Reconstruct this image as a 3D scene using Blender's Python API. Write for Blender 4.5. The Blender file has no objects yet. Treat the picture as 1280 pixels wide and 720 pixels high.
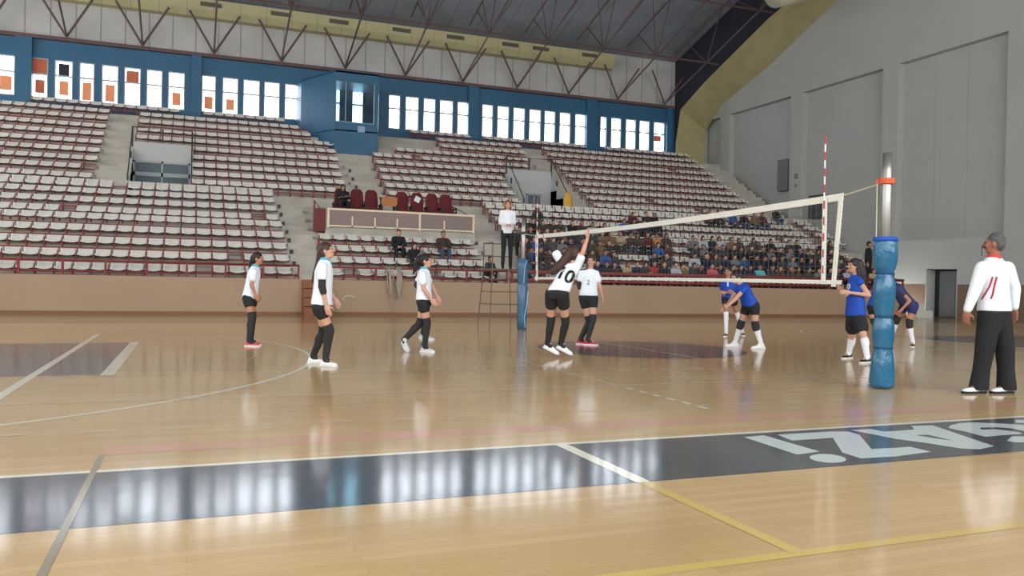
import bpy, bmesh, math, random
from mathutils import Vector, Matrix
random.seed(7)
R_ = random.Random(11)
SC = bpy.context.scene
COL = SC.collection

# ---------------------------------------------------------------- camera
F_PX = 1022.9
YAW, PIT, ROL = .37378, -.00732, .01974
CAM = Vector((0, 0, 1.12))
_sy, _cy, _sp, _cp, _sr, _cr = math.sin(YAW), math.cos(YAW), math.sin(PIT), math.cos(PIT), math.sin(ROL), math.cos(ROL)
FWD = Vector((_sy*_cp, _cy*_cp, _sp))
_rt = Vector((_cy, -_sy, 0)); _up = _rt.cross(FWD)
RIGHT = _cr*_rt + _sr*_up
UP = -_sr*_rt + _cr*_up
cam_data = bpy.data.cameras.new('camera'); cam = bpy.data.objects.new('camera', cam_data); COL.objects.link(cam)
cam_data.sensor_width = 36; cam_data.lens = F_PX/1280*36; cam_data.clip_end = 400
M = Matrix((RIGHT, UP, -FWD)).transposed().to_4x4(); M.translation = CAM
cam.matrix_world = M
SC.camera = cam

# ---------------------------------------------------------------- light
SC.view_settings.view_transform = 'Standard'; SC.view_settings.look = 'None'
SC.view_settings.gamma = 1; SC.view_settings.use_curve_mapping = False
SC.view_settings.exposure = .5
W = bpy.data.worlds.new('world'); SC.world = W; W.use_nodes = True
W.node_tree.nodes['Background'].inputs[0].default_value = (.93, .97, 1.0, 1)
W.node_tree.nodes['Background'].inputs[1].default_value = 6.0
XL, XR, YN, YB = -17.0, 28.8, -9.0, 42.2      # inner faces of the hall
RIDGE_Y, EAVE_Z, SLOPE = 15.0, 14.45, .30
def roof_z(y): return EAVE_Z + SLOPE*((YB-y) if y > RIDGE_Y else (YB-RIDGE_Y) - (RIDGE_Y-y)*.5)
def daylight(name, loc, rot, sx, sy, e, portal=False):
    l = bpy.data.lights.new(name, 'AREA'); l.shape = 'RECTANGLE'; l.size = sx; l.size_y = sy; l.energy = e
    l.color = (.93, .97, 1.0)
    if portal: l.cycles.is_portal = True
    o = bpy.data.objects.new(name, l); COL.objects.link(o); o.location = loc; o.rotation_euler = rot; return o
# daylight entering through the tall window band behind the camera and through the opening added on the left
NB0, NB1 = 5.0, 12.5
daylight('daylight_near_windows', ((XL+XR)/2, YN-.35, (NB0+NB1)/2), (math.radians(90), 0, 0), XR-XL-1, NB1-NB0, 0, True)
daylight('daylight_left_opening', (XL-.35, 18, 8.5), (math.radians(90), 0, math.radians(-90)), 40, 4.1, 0, True)

# ---------------------------------------------------------------- helpers
def lin(c): return tuple((v/255/12.92 if v/255 <= .04045 else ((v/255+.055)/1.055)**2.4) for v in c)
MATS = {}
def mat(name, rgb, rough=.6, spec=.3, metal=0, noise=0, nscale=4, coat=0, emit=None, trans=0, bump=0, stretch=None):
    if name in MATS: return MATS[name]
    m = bpy.data.materials.new(name); m.use_nodes = True; nt = m.node_tree; b = nt.nodes['Principled BSDF']
    c = lin(rgb); b.inputs['Base Color'].default_value = (*c, 1); b.inputs['Roughness'].default_value = rough
    b.inputs['Specular IOR Level'].default_value = spec; b.inputs['Metallic'].default_value = metal
    b.inputs['Coat Weight'].default_value = coat; b.inputs['Coat Roughness'].default_value = .08
    if trans: b.inputs['Transmission Weight'].default_value = trans
    if emit:
        b.inputs['Emission Color'].default_value = (*c, 1); b.inputs['Emission Strength'].default_value = emit
    if noise or bump:
        tc = nt.nodes.new('ShaderNodeTexCoord'); n = nt.nodes.new('ShaderNodeTexNoise'); n.inputs['Scale'].default_value = nscale; n.inputs['Detail'].default_value = 5
        mp = nt.nodes.new('ShaderNodeMapping')
        if stretch: mp.inputs['Scale'].default_value = stretch
        nt.links.new(tc.outputs['Object'], mp.inputs[0]); nt.links.new(mp.outputs[0], n.inputs['Vector'])
        if noise:
            mr = nt.nodes.new('ShaderNodeMapRange'); mr.inputs[1].default_value = .3; mr.inputs[2].default_value = .7
            mr.inputs[3].default_value = 1-noise; mr.inputs[4].default_value = 1+noise*.6
            mx = nt.nodes.new('ShaderNodeVectorMath'); mx.operation = 'SCALE'; mx.inputs[0].default_value = c
            nt.links.new(n.outputs['Fac'], mr.inputs[0]); nt.links.new(mr.outputs[0], mx.inputs['Scale']); nt.links.new(mx.outputs[0], b.inputs['Base Color'])
        if bump:
            bp = nt.nodes.new('ShaderNodeBump'); bp.inputs['Strength'].default_value = bump; bp.inputs['Distance'].default_value = .02
            nt.links.new(n.outputs['Fac'], bp.inputs['Height']); nt.links.new(bp.outputs[0], b.inputs['Normal'])
    MATS[name] = m; return m

def seam_mat(name, rgb, axis, step, width, dark=.55, noise=.12, rough=.6):
    """panelled sheeting: a dark joint every `step` metres along `axis`"""
    m = mat(name, rgb, rough, noise=noise, nscale=.7); nt = m.node_tree; b = nt.nodes['Principled BSDF']
    src = b.inputs['Base Color'].links[0].from_socket
    tc = nt.nodes.new('ShaderNodeTexCoord'); sp = nt.nodes.new('ShaderNodeSeparateXYZ'); nt.links.new(tc.outputs['Object'], sp.inputs[0])
    md = nt.nodes.new('ShaderNodeMath'); md.operation = 'FLOORED_MODULO'; md.inputs[1].default_value = step; nt.links.new(sp.outputs[axis], md.inputs[0])
    lt = nt.nodes.new('ShaderNodeMath'); lt.operation = 'LESS_THAN'; lt.inputs[1].default_value = width; nt.links.new(md.outputs[0], lt.inputs[0])
    mr = nt.nodes.new('ShaderNodeMapRange'); mr.inputs[3].default_value = 1; mr.inputs[4].default_value = dark; nt.links.new(lt.outputs[0], mr.inputs[0])
    mx = nt.nodes.new('ShaderNodeVectorMath'); mx.operation = 'SCALE'; nt.links.new(src, mx.inputs[0]); nt.links.new(mr.outputs[0], mx.inputs['Scale'])
    nt.links.new(mx.outputs[0], b.inputs['Base Color']); return m

def new_obj(name, me, mats, parent=None, smooth=False):
    if not isinstance(mats, (list, tuple)): mats = [mats]
    for m in mats:
        if len(me.materials) < len(mats): me.materials.append(m)
    o = bpy.data.objects.new(name, me); COL.objects.link(o)
    if parent: o.parent = parent
    if smooth: me.polygons.foreach_set('use_smooth', [True]*len(me.polygons))
    return o
def build(name, bm, mats, parent=None, smooth=False, org=None):
    if org is not None: bmesh.ops.translate(bm, verts=bm.verts, vec=-Vector(org))
    me = bpy.data.meshes.new(name); bm.to_mesh(me); bm.free()
    return new_obj(name, me, mats, parent, smooth)
def tag(o, label=None, cat=None, group=None, kind=None):
    if label: o['label'] = label
    if cat: o['category'] = cat
    if group: o['group'] = group
    if kind: o['kind'] = kind
    return o
def empty(name, loc, label, cat, group=None):
    o = bpy.data.objects.new(name, None); COL.objects.link(o); o.location = loc; o.empty_display_size = .1
    return tag(o, label, cat, group)
def struct(name, bm, mats, label, parent=None, smooth=False):
    o = build(name, bm, mats, parent, smooth); return tag(o, label, kind='structure') if not parent else o

ORD = ['front', 'second', 'third', 'fourth', 'fifth', 'sixth', 'seventh', 'eighth', 'ninth', 'tenth', 'eleventh', 'twelfth', 'thirteenth', 'fourteenth', 'fifteenth', 'sixteenth', 'seventeenth', 'eighteenth', 'top']
def nth(n):
    return '%d%s' % (n, 'th' if 10 <= n % 100 <= 20 else {1: 'st', 2: 'nd', 3: 'rd'}.get(n % 10, 'th'))
def box(bm, x0, x1, y0, y1, z0, z1, mi=0):
    vs = [bm.verts.new((x, y, z)) for x in (x0, x1) for y in (y0, y1) for z in (z0, z1)]
    for f in ((0,1,3,2),(4,6,7,5),(0,4,5,1),(2,3,7,6),(0,2,6,4),(1,5,7,3)):
        fc = bm.faces.new([vs[i] for i in f]); fc.material_index = mi
def poly(bm, pts, mi=0):
    f = bm.faces.new([bm.verts.new(p) for p in pts]); f.material_index = mi; return f
def prism(bm, pts, d, mi=0):
    """closed solid: polygon pts swept by vector d"""
    d = Vector(d); a = [bm.verts.new(Vector(p)) for p in pts]; b = [bm.verts.new(Vector(p)+d) for p in pts]; n = len(pts)
    fs = [bm.faces.new(a), bm.faces.new(b[::-1])] + [bm.faces.new((a[i], b[i], b[(i+1) % n], a[(i+1) % n])) for i in range(n)]
    for f in fs: f.material_index = mi
    bmesh.ops.recalc_face_normals(bm, faces=fs)
def frame_of(d):
    d = Vector(d).normalized(); a = Vector((0, 0, 1)) if abs(d.z) < .9 else Vector((1, 0, 0))
    x = d.cross(a).normalized(); y = d.cross(x).normalized(); return x, y, d
def tube(bm, pts, r, seg=8, mi=0, radii=None, cap=True):
    pts = [Vector(p) for p in pts]; rings = []
    for i, p in enumerate(pts):
        d = (pts[min(i+1, len(pts)-1)] - pts[max(i-1, 0)])
        x, y, _ = frame_of(d); rr = radii[i] if radii else r
        if i and rings:   # keep rings untwisted
            px = (rings[-1][0].co - pts[i-1]); x = (px - px.dot(d.normalized())*d.normalized())
            x = x.normalized() if x.length > 1e-6 else frame_of(d)[0]; y = d.normalized().cross(x)
        rings.append([bm.verts.new(p + rr*(math.cos(2*math.pi*k/seg)*x + math.sin(2*math.pi*k/seg)*y)) for k in range(seg)])
    for a, b in zip(rings, rings[1:]):
        for k in range(seg):
            f = bm.faces.new((a[k], a[(k+1) % seg], b[(k+1) % seg], b[k])); f.material_index = mi
    if cap:
        f = bm.faces.new(rings[0][::-1]); f.material_index = mi
        f = bm.faces.new(rings[-1]); f.material_index = mi
def capsule(bm, p0, p1, r0, r1, seg=12, mi=0):
    p0, p1 = Vector(p0), Vector(p1); x, y, d = frame_of(p1-p0 if (p1-p0).length > 1e-5 else (0, 0, 1)); st = []
    for t in (-1, -.85, -.5, 0): st.append((p0 + d*r0*t, r0*math.sqrt(max(0, 1-t*t))))
    for t in (0, .5, .85, 1): st.append((p1 + d*r1*t, r1*math.sqrt(max(0, 1-t*t))))
    rings = []
    for c, r in st:
        if r < 1e-6: rings.append([bm.verts.new(c)])
        else: rings.append([bm.verts.new(c + r*(math.cos(2*math.pi*k/seg)*x + math.sin(2*math.pi*k/seg)*y)) for k in range(seg)])
    for a, b in zip(rings, rings[1:]):
        for k in range(seg):
            v = [a[k % len(a)], a[(k+1) % seg] if len(a) > 1 else None, b[(k+1) % seg] if len(b) > 1 else None, b[k % len(b)]]
            v = [q for q in v if q is not None]
            if len(set(v)) > 2: bm.faces.new(v).material_index = mi
def ell(bm, c, ax, ay, az, seg=14, rg=9, mi=0):
    """ellipsoid with centre c and three radius vectors"""
    c, ax, ay, az = map(Vector, (c, ax, ay, az)); rings = []
    for i in range(rg+1):
        th = math.pi*i/rg; z = math.cos(th); s = math.sin(th)
        if i in (0, rg): rings.append([bm.verts.new(c + az*z)])
        else: rings.append([bm.verts.new(c + az*z + s*(math.cos(2*math.pi*k/seg)*ax + math.sin(2*math.pi*k/seg)*ay)) for k in range(seg)])
    for a, b in zip(rings, rings[1:]):
        for k in range(seg):
            v = [a[k % len(a)]] + ([b[k]] if len(b) > 1 else [b[0]]) + ([b[(k+1) % seg]] if len(b) > 1 else []) + ([a[(k+1) % seg]] if len(a) > 1 else [])
            bm.faces.new(v).material_index = mi
def loft(bm, secs, seg=20, mi=0):
    """secs: (centre, xvec, yvec) ellipses; closed at both ends"""
    rings = [[bm.verts.new(Vector(c) + math.cos(2*math.pi*k/seg)*Vector(x) + math.sin(2*math.pi*k/seg)*Vector(y)) for k in range(seg)] for c, x, y in secs]
    for a, b in zip(rings, rings[1:]):
        for k in range(seg): bm.faces.new((a[k], a[(k+1) % seg], b[(k+1) % seg], b[k])).material_index = mi
    bm.faces.new(rings[0][::-1]).material_index = mi; bm.faces.new(rings[-1]).material_index = mi
def remesh(bm, voxel, it=3):
    """weld overlapping closed shapes into one continuous smooth surface"""
    bmesh.ops.recalc_face_normals(bm, faces=bm.faces)
    me = bpy.data.meshes.new('tmp'); bm.to_mesh(me); bm.free()
    o = bpy.data.objects.new('tmp', me); COL.objects.link(o)
    md = o.modifiers.new('r', 'REMESH'); md.mode = 'VOXEL'; md.voxel_size = voxel; md.use_smooth_shade = True
    if it: sm = o.modifiers.new('s', 'SMOOTH'); sm.factor = .5; sm.iterations = it
    dg = bpy.context.evaluated_depsgraph_get(); dg.update()
    out = bpy.data.meshes.new_from_object(o.evaluated_get(dg), depsgraph=dg)
    bpy.data.objects.remove(o); bpy.data.meshes.remove(me)
    return out
def shift(me, v):
    me.transform(Matrix.Translation(-Vector(v))); return me

def px_dir(x, y): return FWD*F_PX + RIGHT*(x-640) - UP*(y-360)
def ground(x, y, z=0.0): d = px_dir(x, y); return CAM + d*((z-CAM.z)/d.z)
def at_Y(x, y, Y): d = px_dir(x, y); return CAM + d*(Y/d.y)

# ---------------------------------------------------------------- materials of the place
M_conc = mat('concrete', (182, 175, 162), .85, noise=.18, nscale=1.3)
M_frontwall = mat('tan_paint', (168, 141, 115), .55, noise=.06, nscale=.6)
M_tan = mat('brown_paint', (118, 96, 80), .6, noise=.06, nscale=.8)
M_grey = mat('grey_wall_paint', (172, 172, 167), .7, noise=.05, nscale=.4)
M_blue = mat('blue_wall_paint', (52, 98, 128), .45, noise=.08, nscale=.7)
M_sheet = seam_mat('white_sheeting', (184, 182, 178), 0, 1.02, .06, .6)
M_roof = seam_mat('grey_roof_sheeting', (142, 145, 152), 0, 1.55, .07, .7, noise=.15)
M_yellow = mat('yellow_paint', (176, 164, 122), .5, noise=.10, nscale=1.2)
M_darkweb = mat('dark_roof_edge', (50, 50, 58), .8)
M_truss = mat('maroon_steel', (98, 76, 76), .6)
M_red = mat('rust_red_steel', (132, 58, 54), .55, noise=.15, nscale=6)
M_seat = mat('off_white_plastic', (208, 204, 194), .45, noise=.05, nscale=3)
M_darkmetal = mat('dark_metal', (62, 58, 58), .5)
M_white = mat('white_paint', (225, 225, 222), .5)
M_glass = None
def glass_mat(name, tint, alpha):
    m = bpy.data.materials.new(name); m.use_nodes = True; nt = m.node_tree; nt.nodes.clear()
    o = nt.nodes.new('ShaderNodeOutputMaterial'); mx = nt.nodes.new('ShaderNodeMixShader'); t = nt.nodes.new('ShaderNodeBsdfTransparent'); g = nt.nodes.new('ShaderNodeBsdfGlossy')
    t.inputs[0].default_value = (*tint, 1); g.inputs['Roughness'].default_value = .03; mx.inputs[0].default_value = alpha
    nt.links.new(t.outputs[0], mx.inputs[1]); nt.links.new(g.outputs[0], mx.inputs[2]); nt.links.new(mx.outputs[0], o.inputs[0]); return m
M_glass = glass_mat('window_glass', (.95, .97, 1), .05)
M_booth = glass_mat('blue_tinted_glass', (.62, .86, .94), .12)

# ---------------------------------------------------------------- floor with its painted markings
def floor_material():
    m = bpy.data.materials.new('varnished_maple'); m.use_nodes = True; nt = m.node_tree; b = nt.nodes['Principled BSDF']
    tc = nt.nodes.new('ShaderNodeTexCoord'); mp = nt.nodes.new('ShaderNodeMapping'); mp.inputs['Scale'].default_value = (1, 1, 1)
    br = nt.nodes.new('ShaderNodeTexBrick'); br.inputs['Scale'].default_value = 1; br.inputs['Brick Width'].default_value = 1.3; br.inputs['Row Height'].default_value = .07
    br.inputs['Mortar Size'].default_value = .0008; br.inputs['Color1'].default_value = (*lin((204, 172, 126)), 1); br.inputs['Color2'].default_value = (*lin((194, 162, 114)), 1); br.inputs['Mortar'].default_value = (*lin((160, 130, 92)), 1)
    n = nt.nodes.new('ShaderNodeTexNoise'); n.inputs['Scale'].default_value = .5; n.inputs['Detail'].default_value = 3
    mr = nt.nodes.new('ShaderNodeMapRange'); mr.inputs[1].default_value = .3; mr.inputs[2].default_value = .7; mr.inputs[3].default_value = .9; mr.inputs[4].default_value = 1.08
    mx = nt.nodes.new('ShaderNodeVectorMath'); mx.operation = 'SCALE'
    nt.links.new(tc.outputs['Object'], mp.inputs[0]); nt.links.new(mp.outputs[0], br.inputs['Vector']); nt.links.new(mp.outputs[0], n.inputs['Vector'])
    nt.links.new(n.outputs['Fac'], mr.inputs[0]); nt.links.new(br.outputs['Color'], mx.inputs[0]); nt.links.new(mr.outputs[0], mx.inputs['Scale']); nt.links.new(mx.outputs[0], b.inputs['Base Color'])
    varnish(nt, b); return m
def varnish(nt, b):
    b.inputs['Roughness'].default_value = .12; b.inputs['Specular IOR Level'].default_value = .5
    tc = nt.nodes.new('ShaderNodeTexCoord'); n = nt.nodes.new('ShaderNodeTexNoise'); n.inputs['Scale'].default_value = 2.2; n.inputs['Detail'].default_value = 2
    bp = nt.nodes.new('ShaderNodeBump'); bp.inputs['Strength'].default_value = .05; bp.inputs['Distance'].default_value = .02
    nt.links.new(tc.outputs['Object'], n.inputs['Vector']); nt.links.new(n.outputs['Fac'], bp.inputs['Height']); nt.links.new(bp.outputs[0], b.inputs['Normal'])
def paint(name, rgb):
    m = bpy.data.materials.new(name); m.use_nodes = True; b = m.node_tree.nodes['Principled BSDF']; b.inputs['Base Color'].default_value = (*lin(rgb), 1); varnish(m.node_tree, b); return m
FM = [floor_material(), paint('charcoal_floor_paint', (84, 86, 90)), paint('white_line_paint', (226, 220, 200)), paint('yellow_line_paint', (204, 176, 104)), paint('faded_red_paint', (204, 158, 128)), paint('grey_key_paint', (104, 96, 98)), paint('letter_white_paint', (205, 214, 212)), paint('brown_border_wood', (150, 118, 84)), paint('pale_blue_paint', (150, 150, 160)), paint('faint_line_paint', (208, 190, 156)), paint('grey_tape', (150, 140, 120))]
bm = bmesh.new()
poly(bm, [(XL-.5, YN-.5, 0), (34, YN-.5, 0), (34, 26, 0), (XL-.5, 26, 0)], 0)
def rect(x0, x1, y0, y1, mi, z=.001): poly(bm, [(x0, y0, z), (x1, y0, z), (x1, y1, z), (x0, y1, z)], mi)
def arc(cx, cy, r, a0, a1, w, mi, z=.0015, n=64):
    for i in range(n):
        t0 = math.radians(a0+(a1-a0)*i/n); t1 = math.radians(a0+(a1-a0)*(i+1)/n)
        poly(bm, [(cx+(r-w/2)*math.cos(t0), cy+(r-w/2)*math.sin(t0), z), (cx+(r+w/2)*math.cos(t0), cy+(r+w/2)*math.sin(t0), z), (cx+(r+w/2)*math.cos(t1), cy+(r+w/2)*math.sin(t1), z), (cx+(r-w/2)*math.cos(t1), cy+(r-w/2)*math.sin(t1), z)], mi)
rect(XL, XR, 20.75, 25.4, 7)
rect(XL, XR, 4.03, 5.13, 1); rect(XL, XR, 5.13, 5.19, 2, .0012)
for sx in (0, 1):     # the two keys
    a, b_ = (-6.7, -.9) if not sx else (15.5, 21.3)
    rect(a, b_, 10.08, 14.84, 5)
    rect(a, b_, 10.04, 10.09, 9, .0013); rect(a, b_, 14.82, 14.87, 9, .0013)
    rect(*((-.92, -.78) if not sx else (15.38, 15.52)), 10.04, 14.87, 2, .0014)
    arc(-.9 if not sx else 15.5, 12.45, 1.8, -90 if not sx else 90, 90 if not sx else 270, .05, 9)
    arc(-5.13 if not sx else 19.73, 12.45, 6.75, -75 if not sx else 105, 75 if not sx else 255, .06, 2)
poly(bm, [(7.3+1.8*math.cos(t*math.pi/32), 12.45+1.8*math.sin(t*math.pi/32), .001) for t in range(64)], 5)
rect(7.27, 7.33, 8, 17, 9, .002)
rect(-1.65, 16.3, 7.97, 8.03, 9, .0016); rect(-1.65, 16.3, 16.97, 17.03, 9, .0016)
rect(-1.63, -1.54, 8.0, 17.0, 2, .0018); rect(16.2, 16.25, 8, 17, 9, .0018)
for x in (4.4, 10.2):
    rect(x-.03, x+.03, 8, 17, 9, .0017)
    for k in range(6): rect(x-.03, x+.03, 7.78-.27*k-.15, 7.78-.27*k, 2, .0017)
for k in range(14): rect(-1.3+.56*k, -1.3+.56*k+.26, 6.44, 6.49, 9, .0016)
rect(2.9, 5.9, 17.75, 17.85, 8, .0016)
rect(-.5, 9, 5.62, 5.9, 4, .001); rect(-.515, -.48, 2.0, 5.62, 10, .0022)
rect(2.36, 2.45, 4.03, 5.16, 2, .002); rect(2.37, 2.44, 2.75, 4.03, 3, .002); rect(-2, 20, 2.72, 2.79, 3, .0016)
def painted(pts, mi, z):
    poly(bm, [(g.x, g.y, z) for g in (ground(x, y) for x, y in pts)][::-1], mi)
painted([(929.4,546.7),(955,544.4),(1024.7,564.7),(996.5,568.6)], 6, .002)
painted([(1034.8+23*math.cos(t*math.pi/10)+1*math.sin(t*math.pi/10), 573.3+5.4*math.sin(t*math.pi/10)+1.2*math.cos(t*math.pi/10)) for t in range(20)], 6, .002)
painted([(971.5,543.6),(1038.7,539.7),(1060.6,539.7),(1074,543.6),(1089.5,561.6),(1120,560),(1137.5,558.7),(1163.7,565),(1120,570.9),(1076,573.3),(1052.8,566),(1041,547.5),(990,551)], 6, .002)
painted([(1063,537.8),(1089.5,536.6),(1104.4,539.7),(1120,539),(1143,537),(1138.7,532.8),(1166,532),(1242.5,558),(1224,562),(1201,561),(1157,554),(1120,549)], 6, .0021)
painted([(1145,544.3),(1161,544),(1191,551.2),(1164,547.5)], 1, .003)
def z8(p): return [(1120+x/8, 510+y/8) for x, y in p]
painted(z8([(520,200),(545,175),(640,152),(780,145),(1100,160),(1420,178),(1400,250),(1280,232),(1150,205),(1000,195),(850,198),(835,210),(870,218),(1000,215),(1150,232),(1250,250),(1250,262),(1050,275),(900,290),(830,275),(700,240),(600,220)]), 6, .002)
painted(z8([(1110,330),(1160,285),(1500,292),(1500,352),(1170,345)]), 6, .0021)
painted(z8([(1190,122),(1500,122),(1500,160),(1200,150)]), 6, .0022)
struct('floor', bm, FM, 'varnished light maple sports floor with court lines and a dark lettered band')

# ---------------------------------------------------------------- hall shell
bm = bmesh.new()   # roof: two slopes, 20 cm thick
prism(bm, [(XL-.5, YB+.6, roof_z(YB)-.18), (XL-.5, RIDGE_Y, roof_z(RIDGE_Y)), (XL-.5, RIDGE_Y, roof_z(RIDGE_Y)+.3), (XL-.5, YB+.6, roof_z(YB)+.12)], (XR-XL+1.2, 0, 0))
prism(bm, [(XL-.5, RIDGE_Y, roof_z(RIDGE_Y)), (XL-.5, YN-.6, roof_z(YN-.6)), (XL-.5, YN-.6, roof_z(YN-.6)+.3), (XL-.5, RIDGE_Y, roof_z(RIDGE_Y)+.3)], (XR-XL+1.2, 0, 0))
struct('ceiling', bm, M_roof, 'grey sheeted pitched roof over the hall')
bm = bmesh.new()
box(bm, XL, 27.4, 25.4, 25.55, 0, 1.08)
struct('wall_front', bm, M_frontwall, 'low tan wall between the court and the seating stand')
bm = bmesh.new(); box(bm, XL, 27.4, 25.36, 25.4, 0, .09)
struct('baseboard_front', bm, mat('baseboard_brown', (128, 92, 62), .5), 'brown skirting along the foot of the tan wall')

# back wall: blue window wall below, white sheeting above; openings are real
WIN_PX = [(-5,19),(39,60),(68,91),(99,118),(127,148),(155,176),(183,203),(210,231),(252,270),(278,298),(304,325),(330,350),(356,375),(413.5,424),(440,455),(486,501),(507,524),(529.5,545),(550,567),(572,586),(603,617),(622,637),(642,657),(662,677),(681,695),(700,714),(719.5,733),(751,759.5),(764.5,777.5),(783,796),(800,813),(818,832)]
WZ0, WZ1, BZ = 9.0, 10.78, 11.68
wins = [(at_Y(a, 110, YB).x, at_Y(b, 110, YB).x) for a, b in WIN_PX]
wins[13] = (6.3, 6.95)
wins = [(-11.9,-11.2), (-10.9,-10.2), (-9.9,-9.2)] + wins
bm = bmesh.new()
box(bm, XL, XR+.4, YB, YB+.3, 0, WZ0); box(bm, XL, XR+.4, YB, YB+.3, WZ1, BZ)
xs = XL
for a, b in wins: box(bm, xs, a, YB, YB+.3, WZ0, WZ1); xs = b
box(bm, xs, XR+.4, YB, YB+.3, WZ0, WZ1)
struct('wall_back', bm, M_blue, 'blue painted back wall with a row of windows above the stand')
bm = bmesh.new(); box(bm, XL, XR+.4, YB+.02, YB+.25, BZ, roof_z(YB)+.05)
struct('wall_back_upper', bm, M_sheet, 'white vertical sheeting above the blue window wall')
M_frame = mat('white_window_frame', (166, 170, 172), .5)
M_orange = mat('orange_sheet', (226, 160, 118), .8); 
_b = M_orange.node_tree.nodes['Principled BSDF']
M_brown = mat('brown_orange_sheet', (196, 118, 90), .8)
for mm in (M_orange, M_brown):   # thin sheets the daylight shines through
    nt = mm.node_tree; b = nt.nodes['Principled BSDF']; t = nt.nodes.new('ShaderNodeBsdfTranslucent'); mx = nt.nodes.new('ShaderNodeMixShader')
    t.inputs[0].default_value = b.inputs['Base Color'].default_value; mx.inputs[0].default_value = .22
    nt.links.new(b.outputs[0], mx.inputs[1]); nt.links.new(t.outputs[0], mx.inputs[2]); nt.links.new(mx.outputs[0], nt.nodes['Material Output'].inputs[0])
sheets = {3: [(.18, .82, .12, .48, 0)], 4: [(.05, .95, .60, .98, 1), (.22, .8, .12, .46, 1)], 5: [(.2, .8, .62, .92, 2), (.25, .75, .12, .48, 0)], 6: [(.2, .8, .04, .5, 0)], 7: [(.22, .78, .06, .5, 0)], 8: [(.12, .88, .60, .92, 1)], 10: [(.25, .75, .12, .46, 0)], 11: [(.2, .8, .1, .44, 0)], 12: [(.25, .75, .12, .42, 0)], 34: [(.1, .7, .36, .55, 1)]}
for i, (a, b_) in enumerate(wins):
    bm = bmesh.new(); w = .05
    box(bm, a, a+w, YB-.02, YB+.12, WZ0, WZ1); box(bm, b_-w, b_, YB-.02, YB+.12, WZ0, WZ1)
    zt = WZ0 + .60*(WZ1-WZ0)
    for z0, z1 in ((WZ0, WZ0+w), (WZ1-w, WZ1), (zt-.035, zt+.035)): box(bm, a+w, b_-w, YB-.02, YB+.12, z0, z1)
    f = struct('window_%d' % (i+1), bm, M_frame, 'tall narrow two-pane window in the blue back wall, number %d from the left' % (i+1))
    bm = bmesh.new(); box(bm, a+w, b_-w, YB+.05, YB+.06, WZ0+w, WZ1-w); build('pane', bm, M_glass, f)
    for (u0, u1, v0, v1, k) in sheets.get(i, []):
        bm = bmesh.new(); box(bm, a+(b_-a)*u0, a+(b_-a)*u1, YB+.03, YB+.04, WZ0+(WZ1-WZ0)*v0, WZ0+(WZ1-WZ0)*v1)
        build('paper_sheet', bm, [M_orange, M_brown, M_darkweb][k], f)
bm = bmesh.new(); box(bm, 27.2, XR+.3, YB-.12, YB, 0, roof_z(YB)+.1)
struct('trim_8', bm, M_grey, 'narrow grey return wall in the back right corner')
# pilasters on the blue wall
for i, (a, b_) in enumerate([(-7.45, -6.78), (-.15, .3), (13.75, 14.35), (20.85, 21.5), (26.15, 26.5)]):
    bm = bmesh.new(); box(bm, a, b_, YB-.22, YB, 8.2, BZ)
    struct('trim_%d' % (i+1), bm, M_blue, 'blue pilaster projecting between window groups')
bm = bmesh.new(); box(bm, XL, 26.6, YB-.24, YB+.02, BZ-.06, BZ+.1)
struct('trim_6', bm, M_truss, 'dark steel beam along the top of the blue wall')

# right wall: recessed panels between pilasters and bands, brown dado, deep door opening
bm = bmesh.new(); X0, X1 = XR, XR+.35
DY0, DY1, DZ = 24.2, 25.75, 2.02
box(bm, X1, X1+.2, YN, DY0-.01, 0, roof_z(YB)+1); box(bm, X1, X1+.2, DY1+.01, YB+.3, 0, roof_z(YB)+1); box(bm, X1, X1+.2, DY0, DY1, DZ, roof_z(YB)+1)
PZ0, PZ1 = 3.25, 11.05
def band(z0, z1, mi=0):
    for y0, y1 in ((YN, DY0), (DY1, YB)): box(bm, X0, X1, y0, y1, z0, z1, mi)
band(0, 1.38, 1); band(1.38, DZ); box(bm, X0, X1, YN, YB, DZ, PZ0)
box(bm, X0, X1, YN, YB, PZ1, roof_z(YB)+1)
for c in [27.85 + 6.07*k for k in range(-6, 3)]: box(bm, X0, X1, c-.45, c+.45, PZ0, PZ1)
prism(bm, [(X0, YN, roof_z(YB)+.9), (X0, YB, roof_z(YB)+.5), (X0, RIDGE_Y, roof_z(RIDGE_Y)+.1), (X0, YN, roof_z(YN)+.2)], (.5, 0, 0))
struct('wall_right', bm, [M_grey, M_tan], 'grey side wall with recessed panels, pilasters and a brown dado')
bm = bmesh.new()
for y in (DY0, DY1-.04): box(bm, X0+.002, X1+.55, y, y+.04, 0, DZ-.002, 0)
box(bm, X0+.50, X0+.62, DY0+.04, DY1-.04, 0, DZ-.002, 1); 
o = struct('door_1', bm, [M_grey, mat('door_frame_dark', (40, 42, 46), .5)], 'grey door in a dark frame at the foot of the side wall')
bm = bmesh.new(); box(bm, X0+.44, X0+.49, DY0+.40, DY1-.32, .02, DZ-.10); build('door_leaf', bm, mat('door_grey', (96, 100, 102), .5), o)
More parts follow.
